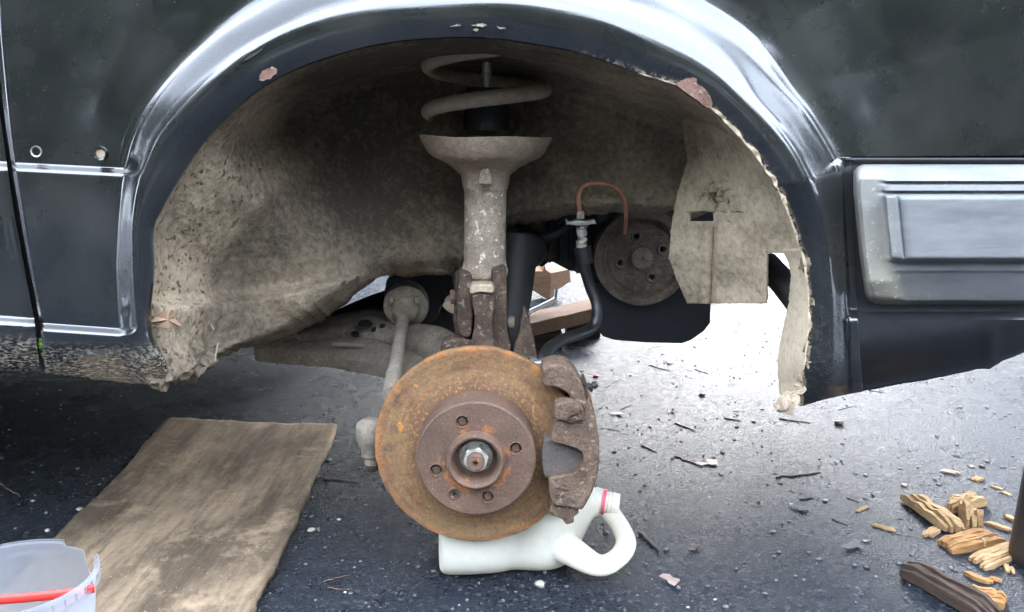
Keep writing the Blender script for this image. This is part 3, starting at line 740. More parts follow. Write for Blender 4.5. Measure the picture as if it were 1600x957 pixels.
def shield_y(px, py):
    xr_ = interp([(150,1098),(170,1113),(205,1148),(245,1184),(290,1214),(350,1240),(405,1257),(480,1266)], py); xl_ = interp(SXL, py)
    t = max(0, min(1, (xr_ - px) / (xr_ - xl_))); y = .020 + .19 * t ** .9
    if py > 346: y += .012 * math.exp(-((px + (py - 346) * .05 - 1118) / 5) ** 2) * sst(346, 362, py)
    y += .006 * math.exp(-(((px - 1122) / 34) ** 2 + ((py - 305) / 26) ** 2)) * nz(px * .2, py * .2, 3) * 2
    return y + nz(px * .015, py * .015, 8) * .008
pxs = sorted(set(list(np.linspace(1045, 1270, 76)) + [1080, 1118, 1201]))
pys = sorted(set(list(np.linspace(150, 474, 110)) + [331, 346, 394, 395]))
shield = tabgrid('well_shield', pxs, pys, SXL, SXR, shield_y, M['cream'], car, lambda x, y: 1080 < x < 1118 and 331 < y < 346, lambda x, y: .55 + .12 * sst(1150, 1240, x) + .3 * nz(x * .02, y * .02, 4) - .25 * sst(400, 474, y) * (1 - sst(1090, 1150, x)), .3)
mb = MB(); cst = P(1122, 307, shield_y(1122, 307)); mb.lathe([(.0, .0085), (-.003, .0085), (-.003, .0062), (-.0005, .006), (-.0005, .0032), (-.004, .003), (-.004, 0.0)], cst, (0, 1, 0), 24); mb.build('stud', M['rustpink'], shield)
# flange strip: sweeps down to the torn foot of the arch; its paler cream also stands in for sunlight
FXL = [(388,1226),(410,1236),(430,1240),(480,1235),(520,1226),(560,1219),(600,1220),(620,1224)]
FXR = [(388,1258),(405,1266),(470,1274),(540,1271),(600,1264),(620,1258)]
flange = tabgrid('arch_flange', list(np.linspace(1216, 1268, 27)), list(np.linspace(388, 620, 80)), FXL, FXR,
    lambda x, y: .008 + .05 * (max(0, interp(FXR, y) - x) / 40) ** 1.4 + .02 * sst(560, 630, y), M['cream'], car, None, lambda x, y: .95, .25)
# torn, crumbling edge: many small ragged bits of filler and rust standing off the lip
def crumb(px, py, y, r, mat, name, parent):
    bm = bmesh.new(); bmesh.ops.create_icosphere(bm, subdivisions=2, radius=1); s0 = random.random() * 50
    for v in bm.verts:
        k = 1 + .9 * mnoise.noise(v.co * 1.6 + Vector((s0, 0, 0))) ; v.co = Vector((v.co.x * r * 1.0, v.co.y * r * .6, v.co.z * r * 1.25)) * k
    for v in bm.verts: v.co += P(px, py, y)
    from_bm(name, bm, mat, parent, ang=30)
for px, py, r in ((1260,413,.0075),(1257,406,.004),(1270,471,.0055),(1263,545,.0060),(1266,554,.0055),(1264,566,.0045),(1215,291,.004)):
    crumb(px, py, -.010, r, M['cream'], 'filler_crumb', flange)
for px, py, r in ((1230,629,.010),(1221,632,.007),(1240,624,.008),(1250,608,.007),(1255,588,.006)):
    crumb(px, py, .004, r, M['strut'], 'rust_crumb', flange)
# bare, torn metal along the front half of the lip
def torn_edge():
    lp = KEYS[0][20 * 20:] + KEYS2[0][1:]; md = KEYS[1][20 * 20:] + KEYS2[1][1:]; rows = []; N = len(lp)
    for i, (l, m_) in enumerate(zip(lp, md)):
        d_ = (m_ - l).normalized(); w_ = -1.5 + 8.5 * max(0, nz(i * .11, 6.6) + .25) * sst(0, 30, i) + 2.0 * max(0, nz(i * .6, 2)) 
        jag = (nz((400 + i) * .16, 3.1) * 4 + nz((400 + i) * .5, 8.2) * 1.8) * .6
        q0, q1 = l + d_ * (jag - 3.5), l + d_ * (jag + w_)
        yy = -.0275 if i < 110 else lerp(-.0275, -.0125, sst(110, 190, i))
        if l.y > 560: yy += .03 * ((l.y - 560) / 70) ** 2
        rows.append([P(q0.x, q0.y, yy + .010), P(q0.x, q0.y, yy), P(q1.x, q1.y, yy - .0004), P(q1.x, q1.y, yy + .006)])
    mb = MB(); mb.grid(rows); mb.build('torn_edge', M['cream'], car, ang=30, attr={'mud': [.45 + .9 * nz(i * .2, 1) for i in range(N) for _ in range(4)], 'spot': [.8] * (4 * N)})
torn_edge()
mb = MB(); mb.tube([P(1196, 412, .16), P(1222, 440, .13), P(1250, 476, .10)], [.017, .017, .017], 12); mb.build('bumper_support', M['dark'], car)

# mud packed into the foot of the rear corner
def mudlump(px, py, y, rx, ry, rz, name, mat, parent, seed, amp=.45):
    bm = bmesh.new(); bmesh.ops.create_icosphere(bm, subdivisions=4, radius=1); c = P(px, py, y)
    for v in bm.verts:
        k = 1 + amp * mnoise.fractal(v.co * 1.5 + Vector((seed, 0, 0)), 1.0, 2.0, 3) + .10 * mnoise.noise(v.co * 9 + Vector((seed, 3, 0)))
        v.co = Vector((v.co.x * rx, v.co.y * ry, v.co.z * rz)) * k + c
    o = from_bm(name, bm, mat, parent, ang=60)
    for k, val in (('mud', .28), ('spot', .5)):
        a = o.data.attributes.new(k, 'FLOAT', 'POINT'); a.data.foreach_set('value', [val] * len(o.data.vertices))
    return o
mudlump(262, 556, .040, .013, .022, .034, 'mud_clod', M['liner'], well, 3, .6)
mudlump(296, 560, .085, .030, .03, .020, 'mud_clod', M['liner'], well, 8, .6)
mudlump(252, 588, .026, .012, .02, .013, 'mud_clod', M['liner'], well, 12, .6)
mudlump(275, 575, .050, .016, .02, .016, 'mud_clod', M['liner'], well, 15, .6)
def straw(pts, r, parent, mat=None):
    mb = MB(); mb.tube(catmull([P(*p) for p in pts], 4), r, 5); mb.build('straw', mat or M['rod'], parent)
straw([(341,536,.06),(338,550,.05),(336,565,.045)], .0010, well); straw([(268,510,.01),(272,522,.0),(270,540,.0),(262,556,.0)], .0009, well)
straw([(200,545,-.012),(212,537,-.013),(222,535,-.012),(228,540,-.008)], .0014, well, M['strut']); straw([(330,507,.05),(334,515,.05)], .0008, well)
straw([(205,545,-.012),(218,548,-.013)], .0009, well, M['strut'])

# ---- suspension strut
strut = empty('strut'); strut.parent = car
SY = .205
def SP(px, py): return P(px, py, SY)
ax0, ax1 = SP(757, 440), SP(761, 60); axd = (ax1 - ax0).normalized()
def on(py):                                    # point on the strut axis level with photo row py
    t = (SP(760, py).z - ax0.z) / axd.z; return ax0 + axd * t
pc = on(214)
prof = [(-.0685, .0292), (-.066, .0300), (-.050, .0325), (-.040, .044), (-.031, .0605), (-.0275, .0690), (-.022, .0760), (-.004, .0865), (.0005, .0875), (.0005, .0850), (-.004, .0835), (-.012, .076), (-.012, .030)]
mb = MB(); mb.lathe(prof, pc, axd, 72)
for v in mb.v:
    a = math.atan2(v.y - SY, v.x - pc.x); v.x += nz(v.x * 40, v.y * 40, v.z * 40) * .0012; v.z += nz(a * 1.3, 6) * .002
mb.build('spring_seat', M['strut'], strut, ang=50)
# pressed notch in the front of the seat cone
f = [P(a, b, SY - .050) for a, b in ((752,263),(764,263),(770,288),(746,288))]
mb = MB(); mb.prism(f, [p + Vector((0, .035, .0)) for p in f]); mb.build('seat_notch', M['tube'], strut, bevel=.001)
b0, b1 = on(432), on(268); H = (b1 - b0).length
prof = [(0, .0295), (.002, .0312), (.010, .0318), (.014, .0300), (.022, .0282), (H * .55, .0280), (H * .97, .0284), (H, .029)]
mb = MB(); mb.lathe(prof, b0, axd, 48)
for v in mb.v: v.x += nz(v.x * 30, v.y * 30, v.z * 30) * .0008
mb.build('strut_tube', M['tube'], strut, ang=50)
mb = MB(); mb.tube([on(204), on(165), on(138)], [.030, .0295, .028], 28); mb.build('bump_stop', M['black'], strut)
mb = MB(); mb.tube([on(140), on(96)], [.0063, .0063], 20); mb.build('piston_rod', M['steel'], strut)
mb = MB(); mb.tube([on(97), on(20)], [.013, .013], 20); mb.build('rod_sleeve', M['dark'], strut)
tp = on(58); mb = MB(); mb.lathe([(-.004, 0.0), (-.004, .055), (.0, .075), (.008, .078), (.012, .05), (.012, 0.0)], tp, axd, 40); mb.build('top_mount', M['dark'], strut)
# coil spring
pts = []; R_ = .0760; pitch = .0560
c0 = on(207)
for k in range(0, 27 * 12 + 1):
    th = math.radians(150) + 2 * math.pi * k / 108
    zz = .021 + pitch * (k / 108) * 1.04
    flat = min(1, k / 70)
    base = c0 + axd * (zz - .010 * (1 - flat) * 0)
    pts.append(base + Vector((math.cos(th) * R_, math.sin(th) * R_, 0)))
mb = MB(); mb.tube(pts, .0098, 12)
for v in mb.v: v += Vector((nz(v.x * 90, v.y * 90, v.z * 90), 0, nz(v.z * 90, v.x * 90, v.y * 90))) * .0009
mb.build('coil_spring', M['spring'], strut, ang=60)

# ---- steering knuckle under the strut
kn = empty('steering_knuckle'); kn.parent = car
KY = .165
def solid(name, outline, y0, y1, mat, parent, n=3, bev=.004, jag=0.0, sub=1):
    f, b = pout(outline, y0, y1, n=n)
    if jag:
        for i, p in enumerate(f):
            dx, dz = nz(i * .9, y0 * 50) * jag, nz(i * .7, 5 + y0 * 50) * jag
            p.x += dx; p.z += dz; b[i].x += dx; b[i].z += dz
    mb = MB(); mb.prism(f, b); return mb.build(name, mat, parent, bevel=bev, seg=3, ang=45)
solid('knuckle_upright', [(735,452),(768,450),(774,470),(770,500),(772,530),(776,556),(732,556),(738,528),(741,500),(737,470)], KY - .012, KY + .05, M['knuckle'], kn, bev=.006, jag=.0008)
solid('clamp_plate', [(716,424),(736,428),(737,456),(738,470),(737,520),(728,528),(718,520),(714,490),(714,462),(716,448)], KY + .010, KY + .06, M['knuckle'], kn, bev=.004, jag=.0012)
solid('clamp_plate', [(768,420),(789,420),(792,470),(793,520),(798,552),(770,556),(768,520),(769,470)], KY + .004, KY + .06, M['knuckle'], kn, bev=.004, jag=.0012)
solid('clamp_band', [(735,447),(752,444),(770,447),(771,459),(752,457),(735,460)], KY - .018, KY + .05, M['strut'], kn, bev=.003, jag=.0008)
solid('clamp_back', [(712,424),(790,420),(796,560),(716,560),(708,500)], .222, .236, M['knuckle'], kn, n=0, bev=.003)
mb = MB(); mb.tube([P(738, 438, SY - .012), P(770, 438, SY - .012)], .010, 16); mb.build('clamp_lip', M['tube'], kn)
def bolt(name, a, b, r, parent, mat, head=1.6, seg=6):
    a, b = Vector(a), Vector(b); d = (b - a).normalized(); L = (b - a).length; mb = MB()
    mb.lathe([(0, 0.0), (0, r * .9), (.001, r), (L, r), (L, r * head), (L + r * .9, r * head), (L + r * 1.1, r * head * .85), (L + r * 1.1, 0.0)], a, d, 16)
    return mb.build(name, mat, parent)
bolt('clamp_bolt', P(742, 463, KY + .02), P(712, 464, KY + .02), .0065, kn, M['knuckle'], 1.5)
bolt('clamp_bolt', P(742, 541, KY + .02), P(708, 543, KY + .02), .006, kn, M['knuckle'], 1.5)
bolt('clamp_bolt', P(780, 505, KY + .02), P(796, 505, KY + .02), .0065, kn, M['arm'], 1.4)
solid('knuckle_arm', [(690,536),(712,530),(742,536),(742,562),(700,562),(688,552)], KY + .01, KY + .05, M['knuckle'], kn, bev=.005, jag=.001)
# axle stub housing that carries the disc
mb = MB(); mb.lathe([(0, .0), (0, .052), (.03, .060), (.09, .048), (.11, .03), (.11, 0.0)], P(748, 695, .090), (0, 1, 0), 40); mb.build('hub_carrier', M['knuckle'], kn)
solid('knuckle_neck', [(736,548),(774,548),(790,640),(725,640)], .10, .17, M['knuckle'], kn, bev=.006)

# driveshaft and dark engine bay behind the strut
mb = MB(); mb.tube([P(812, 375, .34), P(800, 470, .30), P(782, 560, .24), P(765, 640, .17)], [.030, .028, .026, .026], 22); mb.build('driveshaft', M['dark'], car)
solid('stabiliser_link', [(802,548),(812,520),(818,485),(826,500),(836,540),(838,572),(812,570)], .16, .20, M['knuckle'], car, bev=.004, jag=.001)

# ---- brake disc, hub and nut
DC = P(745, 698, .070); AX = Vector((.012, -1, .0)).normalized()
bd = empty('brake_disc'); bd.parent = car
def lmesh(mb, name, mat, parent, c, **kw):
    for v in mb.v: v -= c
    o = mb.build(name, mat, parent, **kw); o.location = c; return o
HF = .045
hc = DC + AX * HF; u = Vector((1, 0, 0)); v_ = Vector((0, 0, 1))

R = .128
prof = [(-.012, .070), (-.012, R - .002), (-.011, R), (-.0015, R), (0, R - .0012), (.0004, R - .006), (-.0004, R - .009), (-.0006, .102), (-.0004, .082), (.0002, .079), (.0004, .072)]
mb = MB(); mb.lathe(prof, DC, AX, 160)
for v in mb.v:
    rr = (v - DC); a = math.atan2(rr.z, rr.x)
    if rr.length > R - .004: v += Vector((math.cos(a), 0, math.sin(a))) * (nz(a * 9, 3) * .0012 + nz(a * 31, 7) * .0006)
lmesh(mb, 'friction_ring', M['disc'], bd, DC, ang=35)
hx = DC.x
bm = bmesh.new()
PCD = .0500; angs = [108.5, 16, -73.5, 196]; sa = 239
holes = [circ(hc + (u * math.cos(math.radians(a)) + v_ * math.sin(math.radians(a))) * PCD, .0071, u, v_, 24) for a in angs]
cs = hc + (u * math.cos(math.radians(sa)) + v_ * math.sin(math.radians(sa))) * .0515
holes.append(circ(cs, .0062, u, v_, 24)); holes.append(circ(hc, .0345, u, v_, 64))
holed_plate(bm, circ(hc, .0700, u, v_, 96), holes, Vector((0, .012, 0)))
for v in bm.verts: v.co -= hc
o = from_bm('disc_hat', bm, M['hat'], bd, ang=30); o.location = hc
mb = MB(); mb.lathe([(0, .0700), (-.0012, .0722), (-.004, .0728), (-.020, .0733), (-.0452, .0738)], hc, AX, 96); lmesh(mb, 'hat_wall', M['hat'], bd, hc)
for a in angs:
    c = hc + (u * math.cos(math.radians(a)) + v_ * math.sin(math.radians(a))) * PCD
    mb = MB(); mb.lathe([(-.006, .0072), (-.006, .0052), (-.0035, .0046), (-.0035, 0.0)], c, AX, 20); lmesh(mb, 'bolt_hole', M['hat'], bd, c)
    mb = MB(); mb.lathe([(.0002, .0072), (.0008, .0076), (.0007, .0084), (-.0003, .0090)], c, AX, 24); lmesh(mb, 'bolt_hole_rim', M['hat'], bd, c)
# countersunk retaining screw with its cross slot
bm = bmesh.new()
cross = [(-.0008,.0036),(.0008,.0036),(.0008,.0008),(.0036,.0008),(.0036,-.0008),(.0008,-.0008),(.0008,-.0036),(-.0008,-.0036),(-.0008,-.0008),(-.0036,-.0008),(-.0036,.0008),(-.0008,.0008)]
rot = Matrix.Rotation(.5, 3, 'Y')
holed_plate(bm, circ(cs + AX * -.0003, .0055, u, v_, 24), [[cs + AX * -.0003 + rot @ Vector((a, 0, b)) for a, b in cross]], Vector((0, .003, 0)))
for v in bm.verts: v.co -= cs
o = from_bm('retaining_screw', bm, M['knuckle'], bd, ang=30); o.location = cs
mb = MB(); mb.lathe([(.0003, .0058), (.0010, .0066), (.0006, .0078), (-.0003, .0084)], cs, AX, 24); lmesh(mb, 'screw_rim', M['hat'], bd, cs)
# hub ring and axle nut
mb = MB(); mb.lathe([(-.004, .0362), (.001, .0360), (.0085, .0350), (.0115, .0335), (.0122, .0315), (.0112, .0292), (.006, .0272), (-.006, .0262), (-.014, .0255), (-.014, .010)], hc, AX, 64)
lmesh(mb, 'hub_ring', M['hat'], bd, hc)
nc = hc + AX * -.014
mb = MB()
hexp = [nc + (u * math.cos(a) + v_ * math.sin(a)) * .0163 for a in [math.pi / 3 * k + .25 for k in range(6)]]
mb.prism([p + AX * .017 for p in hexp], hexp); lmesh(mb, 'axle_nut', M['steel'], bd, nc, bevel=.0016)
mb = MB(); mb.lathe([(.0, .0205), (.0035, .0205), (.0042, .019), (.0042, .010)], nc, AX, 40); lmesh(mb, 'nut_washer', M['dull'], bd, nc)
mb = MB(); mb.lathe([(.016, .0142), (.0185, .0138), (.0185, .0112), (.0160, .0108)], nc, AX, 32); lmesh(mb, 'nut_collar', M['steel'], bd, nc)
mb = MB(); mb.lathe([(.010, .0105), (.026, .0103), (.0275, .0092), (.0275, .0032), (.020, .0026), (.020, 0.0)], nc, AX, 28); lmesh(mb, 'axle_end', M['hat'], bd, nc)

# ---- caliper
cal = empty('brake_caliper'); cal.parent = car
CY = .030
body = [(866,662),(880,656),(905,650),(914,640),(921,628),(928,648),(933,675),(936,705),(934,732),(928,758),(918,780),(908,796),(890,793),(866,789),(860,776),(857,757),(859,748),(876,745),(893,742),(905,734),(911,722),(911,711),(904,703),(888,697),(872,693),(861,689),(862,676)]
f, b = pout(body, CY, CY + .016, n=3)
mid_ = []
mb = MB(); n_ = len(f)
rows = []
cx_, cz_ = P(893, 720, CY).x, P(893, 720, CY).z
for dy, sc in ((.002, .975), (0, 1.0), (.016, 1.005)):
    pass
for i, p in enumerate(f):
    dx, dz = nz(i * .8, 1) * .0009, nz(i * .8, 4) * .0009; p.x += dx; p.z += dz; b[i].x += dx; b[i].z += dz
mb.prism(f, b); o = mb.build('caliper_claw', M['caliper'], cal, bevel=.0035, seg=3, ang=50)
# bridge that runs back over the rim of the disc to the piston housing
br = [(912,640),(922,620),(930,648),(935,680),(937,707),(935,734),(929,760),(919,782),(909,797),(902,790),(912,770),(920,745),(923,715),(921,685),(914,655)]
f, b = pout(br, CY + .006, CY + .115, n=3); mb = MB(); mb.prism(f, b); mb.build('caliper_bridge', M['caliper'], cal, bevel=.004, seg=3, ang=50)
f, b = pout([(868,648),(890,600),(915,615),(926,660),(928,720),(918,775),(900,800),(868,800),(852,760),(850,690)], .098, .155, n=3); mb = MB(); mb.prism(f, b); mb.build('piston_housing', M['caliper'], cal, bevel=.008, seg=3, ang=50)
# carrier: arched top arm, upper lug block, lower lug
solid('carrier_arm', [(848,578),(862,571),(880,571),(896,580),(908,598),(915,620),(918,642),(901,646),(897,632),(890,619),(879,610),(864,605),(848,603)], CY + .010, CY + .060, M['caliper'], cal, n=3, bev=.003, jag=.0006)
solid('carrier_lug', [(867,634),(876,629),(894,628),(906,632),(912,640),(912,656),(896,662),(880,660),(868,656),(865,648)], CY - .004, CY + .020, M['caliper'], cal, n=0, bev=.0018, jag=.0008)
solid('carrier_lug', [(866,786),(880,789),(904,792),(905,803),(897,808),(897,817),(886,821),(878,812),(866,806),(858,800),(860,790)], CY + .004, CY + .045, M['caliper'], cal, n=0, bev=.002, jag=.0008)
solid('guide_rib', [(873,655),(879,643),(888,633),(904,634),(905,648),(892,650),(886,659)], CY - .007, CY + .006, M['caliper'], cal, n=0, bev=.0015, jag=.0005)
solid('brake_pad', [(850,690),(862,686),(900,696),(916,712),(916,728),(900,742),(868,750),(852,747),(847,730),(846,706)], CY + .013, CY + .034, M['pad'], cal, n=3, bev=.002)
for k in range(5):                                                   # raised casting marks on the lower claw
    px = 868 + 7 * (k % 3); py = 762 + 7 * (k // 3) + k
    f, b = pout([(px, py), (px + 6, py - 1), (px + 6, py + 2), (px, py + 3)], CY - .0012, CY + .004); mb = MB(); mb.prism(f, b); mb.build('casting_mark', M['caliper'], cal, bevel=.0005)
a, b = P(908, 612, .085), P(933, 600, .085); d = (b - a).normalized(); L = (b - a).length
mb = MB(); mb.lathe([(0, .0055), (L * .35, .0055), (L * .36, .0035), (L * .46, .0035), (L * .47, .0062), (L * .62, .0062), (L * .63, .0036), (L * .74, .0036), (L * .75, .0052), (L * .9, .0048), (L, .0030), (L, 0.0)], a, d, 14); mb.build('bleed_screw', M['dark'], cal)
mb = MB(); mb.box(P(846, 569, .115), (.030, .022, .012)); mb.build('hose_bracket', M['dull'], cal, bevel=.002)

# ---- brake hose, union and copper pipe
hp = [(911,392,.275),(914,420,.275),(922,448,.275),(932,475,.27),(932,498,.26),(922,515,.25),(900,524,.22),(878,532,.19),(858,545,.15),(849,560,.125),(846,568,.118)]
mb = MB(); mb.tube(catmull([P(*p) for p in hp], 8), .0082, 14); hose = mb.build('brake_hose', M['hose'], car)
mb = MB(); mb.tube([P(910, 386, .275), P(914, 412, .275)], [.0125, .0125], 18); mb.build('hose_ferrule', M['black'], hose, bevel=.002)
uni = empty('pipe_union'); uni.parent = car; UY = .275
a = P(907, 333, UY); 
mb = MB(); mb.lathe([(0, .0042), (.0, .0058), (.010, .0058), (.010, .0042)], P(907, 342, UY), (0, 0, 1), 6); mb.build('pipe_nut', M['steel'], uni, smooth=False)
f = [P(x, y, UY - .012) for x, y in ((884,343),(890,347),(902,345),(918,346),(930,344),(932,351),(926,350),(918,353),(900,353),(890,351),(885,352))]
mb = MB(); mb.prism(f, [p + Vector((0, .02, 0)) for p in f]); mb.build('spring_clip', M['dull'], uni, bevel=.0008)
for nm, y0, y1, r, sg, mt in (('union_body', 352, 358, .0085, 18, 'dull'), ('union_hex', 358, 369, .0080, 6, 'steel'), ('union_neck', 369, 374, .0062, 18, 'dull'), ('union_barrel', 374, 380, .0085, 18, 'steel'), ('union_collar', 381, 389, .0080, 18, 'steel')):
    z0, z1 = P(908, y0, UY), P(910, y1, UY); mb = MB(); mb.lathe([(0, 0.0), (0, r * .85), (.001, r), ((z1 - z0).length - .001, r), ((z1 - z0).length, r * .85), ((z1 - z0).length, 0.0)], z0, z1 - z0, sg); mb.build(nm, M[mt], uni, ang=30)
cp = [(907,334,.275),(904,318,.273),(905,302,.270),(912,291,.268),(926,287,.267),(945,287,.268),(960,292,.27),(972,305,.275),(977,322,.285),(978,345,.31),(977,365,.36)]
mb = MB(); mb.tube(catmull([P(*p) for p in cp], 8), .0029, 12); mb.build('copper_brake_pipe', M['copper'], car)

# ---- tie rod
tr = empty('tie_rod'); tr.parent = car
bc = P(634, 480, .40); bdv = (P(605, 610, .12) - bc).normalized()
mb = MB(); mb.lathe([(-.03, .020), (-.03, .034), (-.012, .0365), (.0, .0355), (.004, .030), (.004, .024), (.016, .0215), (.022, .0165), (.024, .0105), (.024, 0.0)], bc, bdv, 36); mb.build('tie_rod_boot', M['arm'], tr, ang=35)
for s_ in (-1, 1):
    mb = MB(); mb.box(bc + bdv * .006 + Vector((s_ * .020, -.012, .016)), (.006, .008, .010)); mb.build('boot_lug', M['rod'], tr, bevel=.001)
mb = MB(); pa = P(630, 500, .37); pb = P(616, 582, .17); pe = P(611, 611, .118)
mb.tube([pa, pa.lerp(pb, .5), pb], [.0095, .0095, .0095], 16); mb.build('rod', M['rod'], tr)
mb = MB(); mb.tube([pb.lerp(pa, .03), pb, pb.lerp(pe, .5), pe, P(622, 645, .118), P(645, 690, .118)], [.0098, .0105, .0112, .0122, .0135, .0145], 16); mb.build('rod_sleeve', M['rod'], tr)
jc = P(580, 716, .118)
mb = MB(); mb.lathe([(-.008, 0.0), (-.008, .009), (.004, .0095), (.004, .013), (.014, .0135), (.020, .0165), (.026, .0190), (.040, .0195), (.048, .0175), (.052, .012), (.053, 0.0)], jc, (0, 0, 1), 30); mb.build('ball_joint', M['rod'], tr, ang=45)
bolt('ball_joint_nut', jc + Vector((0, 0, .004)), jc + Vector((0, 0, -.008)), .0075, tr, M['knuckle'], 1.4)

# ---- control arm and subframe
def control_arm():
    top = [(398,540,.50),(440,528,.50),(500,505,.52),(545,490,.50),(590,488,.48),(640,505,.42),(690,515,.34),(735,540,.26),(760,570,.20)]
    bot = [(398,547,.47),(440,552,.45),(505,556,.42),(545,562,.38),(590,570,.34),(622,580,.30),(650,596,.26),(690,620,.22),(740,650,.18)]
    A = catmull([P(*p) for p in top], 6); B = catmull([P(*p) for p in bot], 6); rows = []
    for i, (a, b) in enumerate(zip(A, B)):
        r = []
        for t in np.linspace(0, 1, 22):
            p = a.lerp(b, t); p = p + Vector((0, 0, 1)) * (.012 * math.sin(math.pi * t) - .010 * math.exp(-((t - .62) / .05) ** 2)) + Vector((0, 0, nz(i * .15, t * 5) * .004))
            r.append(p)
        r.append(b + Vector((0, .006, -.018))); r.append(b + Vector((0, .05, -.020)))
        rows.append(r)
    mb = MB(); mb.grid(rows); o = mb.build('control_arm', M['arm'], car, ang=60)
    m = o.modifiers.new('thick', 'SOLIDIFY'); m.thickness = .003; m.offset = -1
    for px, py, rx in ((575,513,.012),(590,521,.006),(602,516,.005),(560,528,.007)):
        c = P(px, py, .44); mb = MB(); mb.lathe([(0, rx), (.003, rx * .9), (.003, 0)], c + Vector((0, -.03, .012)), (0, -.4, 1), 18); mb.build('arm_hole', M['dark'], o)
    mb = MB(); mb.tube([P(520, 538, .40), P(545, 539, .39), P(572, 542, .38)], .004, 8); mb.build('arm_seam', M['rod'], o)
    mb = MB(); mb.tube(catmull([P(462, 522, .47), P(478, 538, .46), P(500, 545, .45)], 5), .004, 8); mb.build('arm_seam', M['rod'], o)
control_arm()
# anti-roll bar and dark running gear seen through the gaps of the well
mb = MB(); mb.tube(catmull([P(430, 540, .56), P(520, 505, .60), P(600, 472, .66), P(680, 455, .70), P(760, 445, .72)], 5), .020, 14); mb.build('anti_roll_bar', M['dark'], car)
solid('gearbox', [(604,436),(640,428),(700,424),(710,470),(690,476),(680,500),(640,520),(612,505),(600,470)], .50, .85, M['dark'], car, n=3, bev=.01)
solid('steering_rack', [(560,492),(600,476),(680,482),(720,500),(720,530),(600,520)], .58, .66, M['dark'], car, n=2, bev=.006)
solid('bush_bracket', [(690,478),(700,471),(716,470),(716,480),(712,492),(700,488)], .30, .36, M['strut'], car, n=2, bev=.003)

# ---- engine end: block, crank pulley and splash guard
eng = empty('engine'); eng.parent = car
solid('engine_block', [(775,300),(1130,300),(1130,470),(935,470),(925,428),(890,424),(860,408),(846,420),(836,410),(826,440),(775,440)], .56, 1.05, M['dark'], eng, n=0, bev=.008)
mb = MB(); mb.lathe([(0, .0), (0, .030), (.02, .034), (.04, .030), (.045, .0)], P(822, 388, .50), (0, -1, 0), 26); mb.build('accessory_pulley', M['dark'], eng)
solid('belt_cover', [(930,330),(1080,330),(1082,480),(935,480),(925,420)], .515, .56, M['shield'], eng, n=0, bev=.006)
for k in range(5):
    f, b = pout([(842 + 16 * k, 345), (847 + 16 * k, 345), (847 + 16 * k, 412 - 3 * (k % 2)), (842 + 16 * k, 412)], .548, .562); mb = MB(); mb.prism(f, b); mb.build('block_rib', M['dark'], eng, bevel=.002)
for px, py in ((838,352),(876,350),(905,418),(858,398),(1100,455),(945,455)):
    mb = MB(); mb.lathe([(0, .011), (.006, .011), (.006, .008), (.013, .0075), (.014, 0)], P(px, py, .553), (0, -1, 0), 6); mb.build('block_bolt', M['knuckle'], eng)
mb = MB(); mb.tube(catmull([P(800, 352, .50), P(840, 372, .49), P(868, 366, .50), P(886, 352, .52)], 6), .009, 12); mb.build('coolant_hose', M['black'], eng)
pcn = P(1004, 404, .470)
mb = MB(); mb.lathe([(-.034, .040), (-.034, .0795), (-.026, .0800), (-.023, .0760), (-.019, .0800), (-.015, .0760), (-.011, .0800), (-.003, .0805), (.0, .0790), (.0, .0665), (-.004, .0640), (-.010, .0615), (-.010, .058), (-.0085, .0560)], pcn, (0, -1, 0), 72)
for v in mb.v: v += Vector((nz(v.x * 25, v.z * 25), 0, nz(v.z * 25, v.x * 25))) * .001
pul = mb.build('crank_pulley', M['pulley'], eng, ang=35)
fc = pcn + Vector((0, .0085, 0)); bm = bmesh.new(); hl = []
for a in (106, 22, -62, 194):
    hl.append(circ(fc + (u * math.cos(math.radians(a)) + v_ * math.sin(math.radians(a))) * (.037), .0045, u, v_, 18))
holed_plate(bm, circ(fc, .0562, u, v_, 60), hl, Vector((0, .008, 0)))
from_bm('pulley_face', bm, M['pulley'], pul, ang=30)
for a in (106, 22, -62, 194):
    c = fc + (u * math.cos(math.radians(a)) + v_ * math.sin(math.radians(a))) * .037
    mb = MB(); mb.lathe([(.0, .0052), (.0035, .0056), (.0040, .0075), (.002, .0095), (0, .0098)], c, (0, -1, 0), 20); mb.build('bolt_ring', M['arm'], pul)
mb = MB(); mb.lathe([(0, .0195), (.006, .0190), (.0075, .0175), (.0075, .0035), (.005, .003), (.005, 0)], fc, (0, -1, 0), 30); mb.build('crank_bolt_boss', M['arm'], pul)
solid('splash_guard', [(930,440),(1112,440),(1110,505),(1100,518),(1080,532),(1066,537),(1010,536),(960,532),(942,526),(933,514),(928,490)], .505, .512, M['shield'], car, n=0, bev=.002)
# ---- closing panels: bonnet, firewall, far side, front
def panel(name, x0, x1, y0, y1, z0, z1, mat, bev=.01):
    mb = MB(); mb.box(((x0 + x1) / 2, (y0 + y1) / 2, (z0 + z1) / 2), (x1 - x0, y1 - y0, z1 - z0)); return mb.build(name, mat, car, bevel=bev)
pz = P(800, -290, .01).z
for nm, args in (('bonnet', (-.80, .80, .006, 1.62, pz - .004, pz + .012)), ('front_panel', (.76, .80, .10, 1.55, .36, pz - .006)), ('firewall', (-.66, -.63, .20, 1.55, .30, pz - .006)),
                 ('far_fender', (-.80, .78, 1.60, 1.622, .46, pz - .006)), ('far_sill', (-2.2, -.42, 1.56, 1.618, .20, .46)), ('inner_panel', (-.60, -.28, .62, .66, .34, .80)),
                 ('floor_pan', (-2.2, -.66, .06, 1.55, .28, .30))):
    o = panel(nm, *args, M['paint'] if nm in ('bonnet', 'far_fender') else M['dark'])
# strut tower roof: closes the well above the arch
mb = MB(); mb.box((-.02, .17, .815), (.80, .30, .01)); mb.build('well_roof', M['dark'], car)
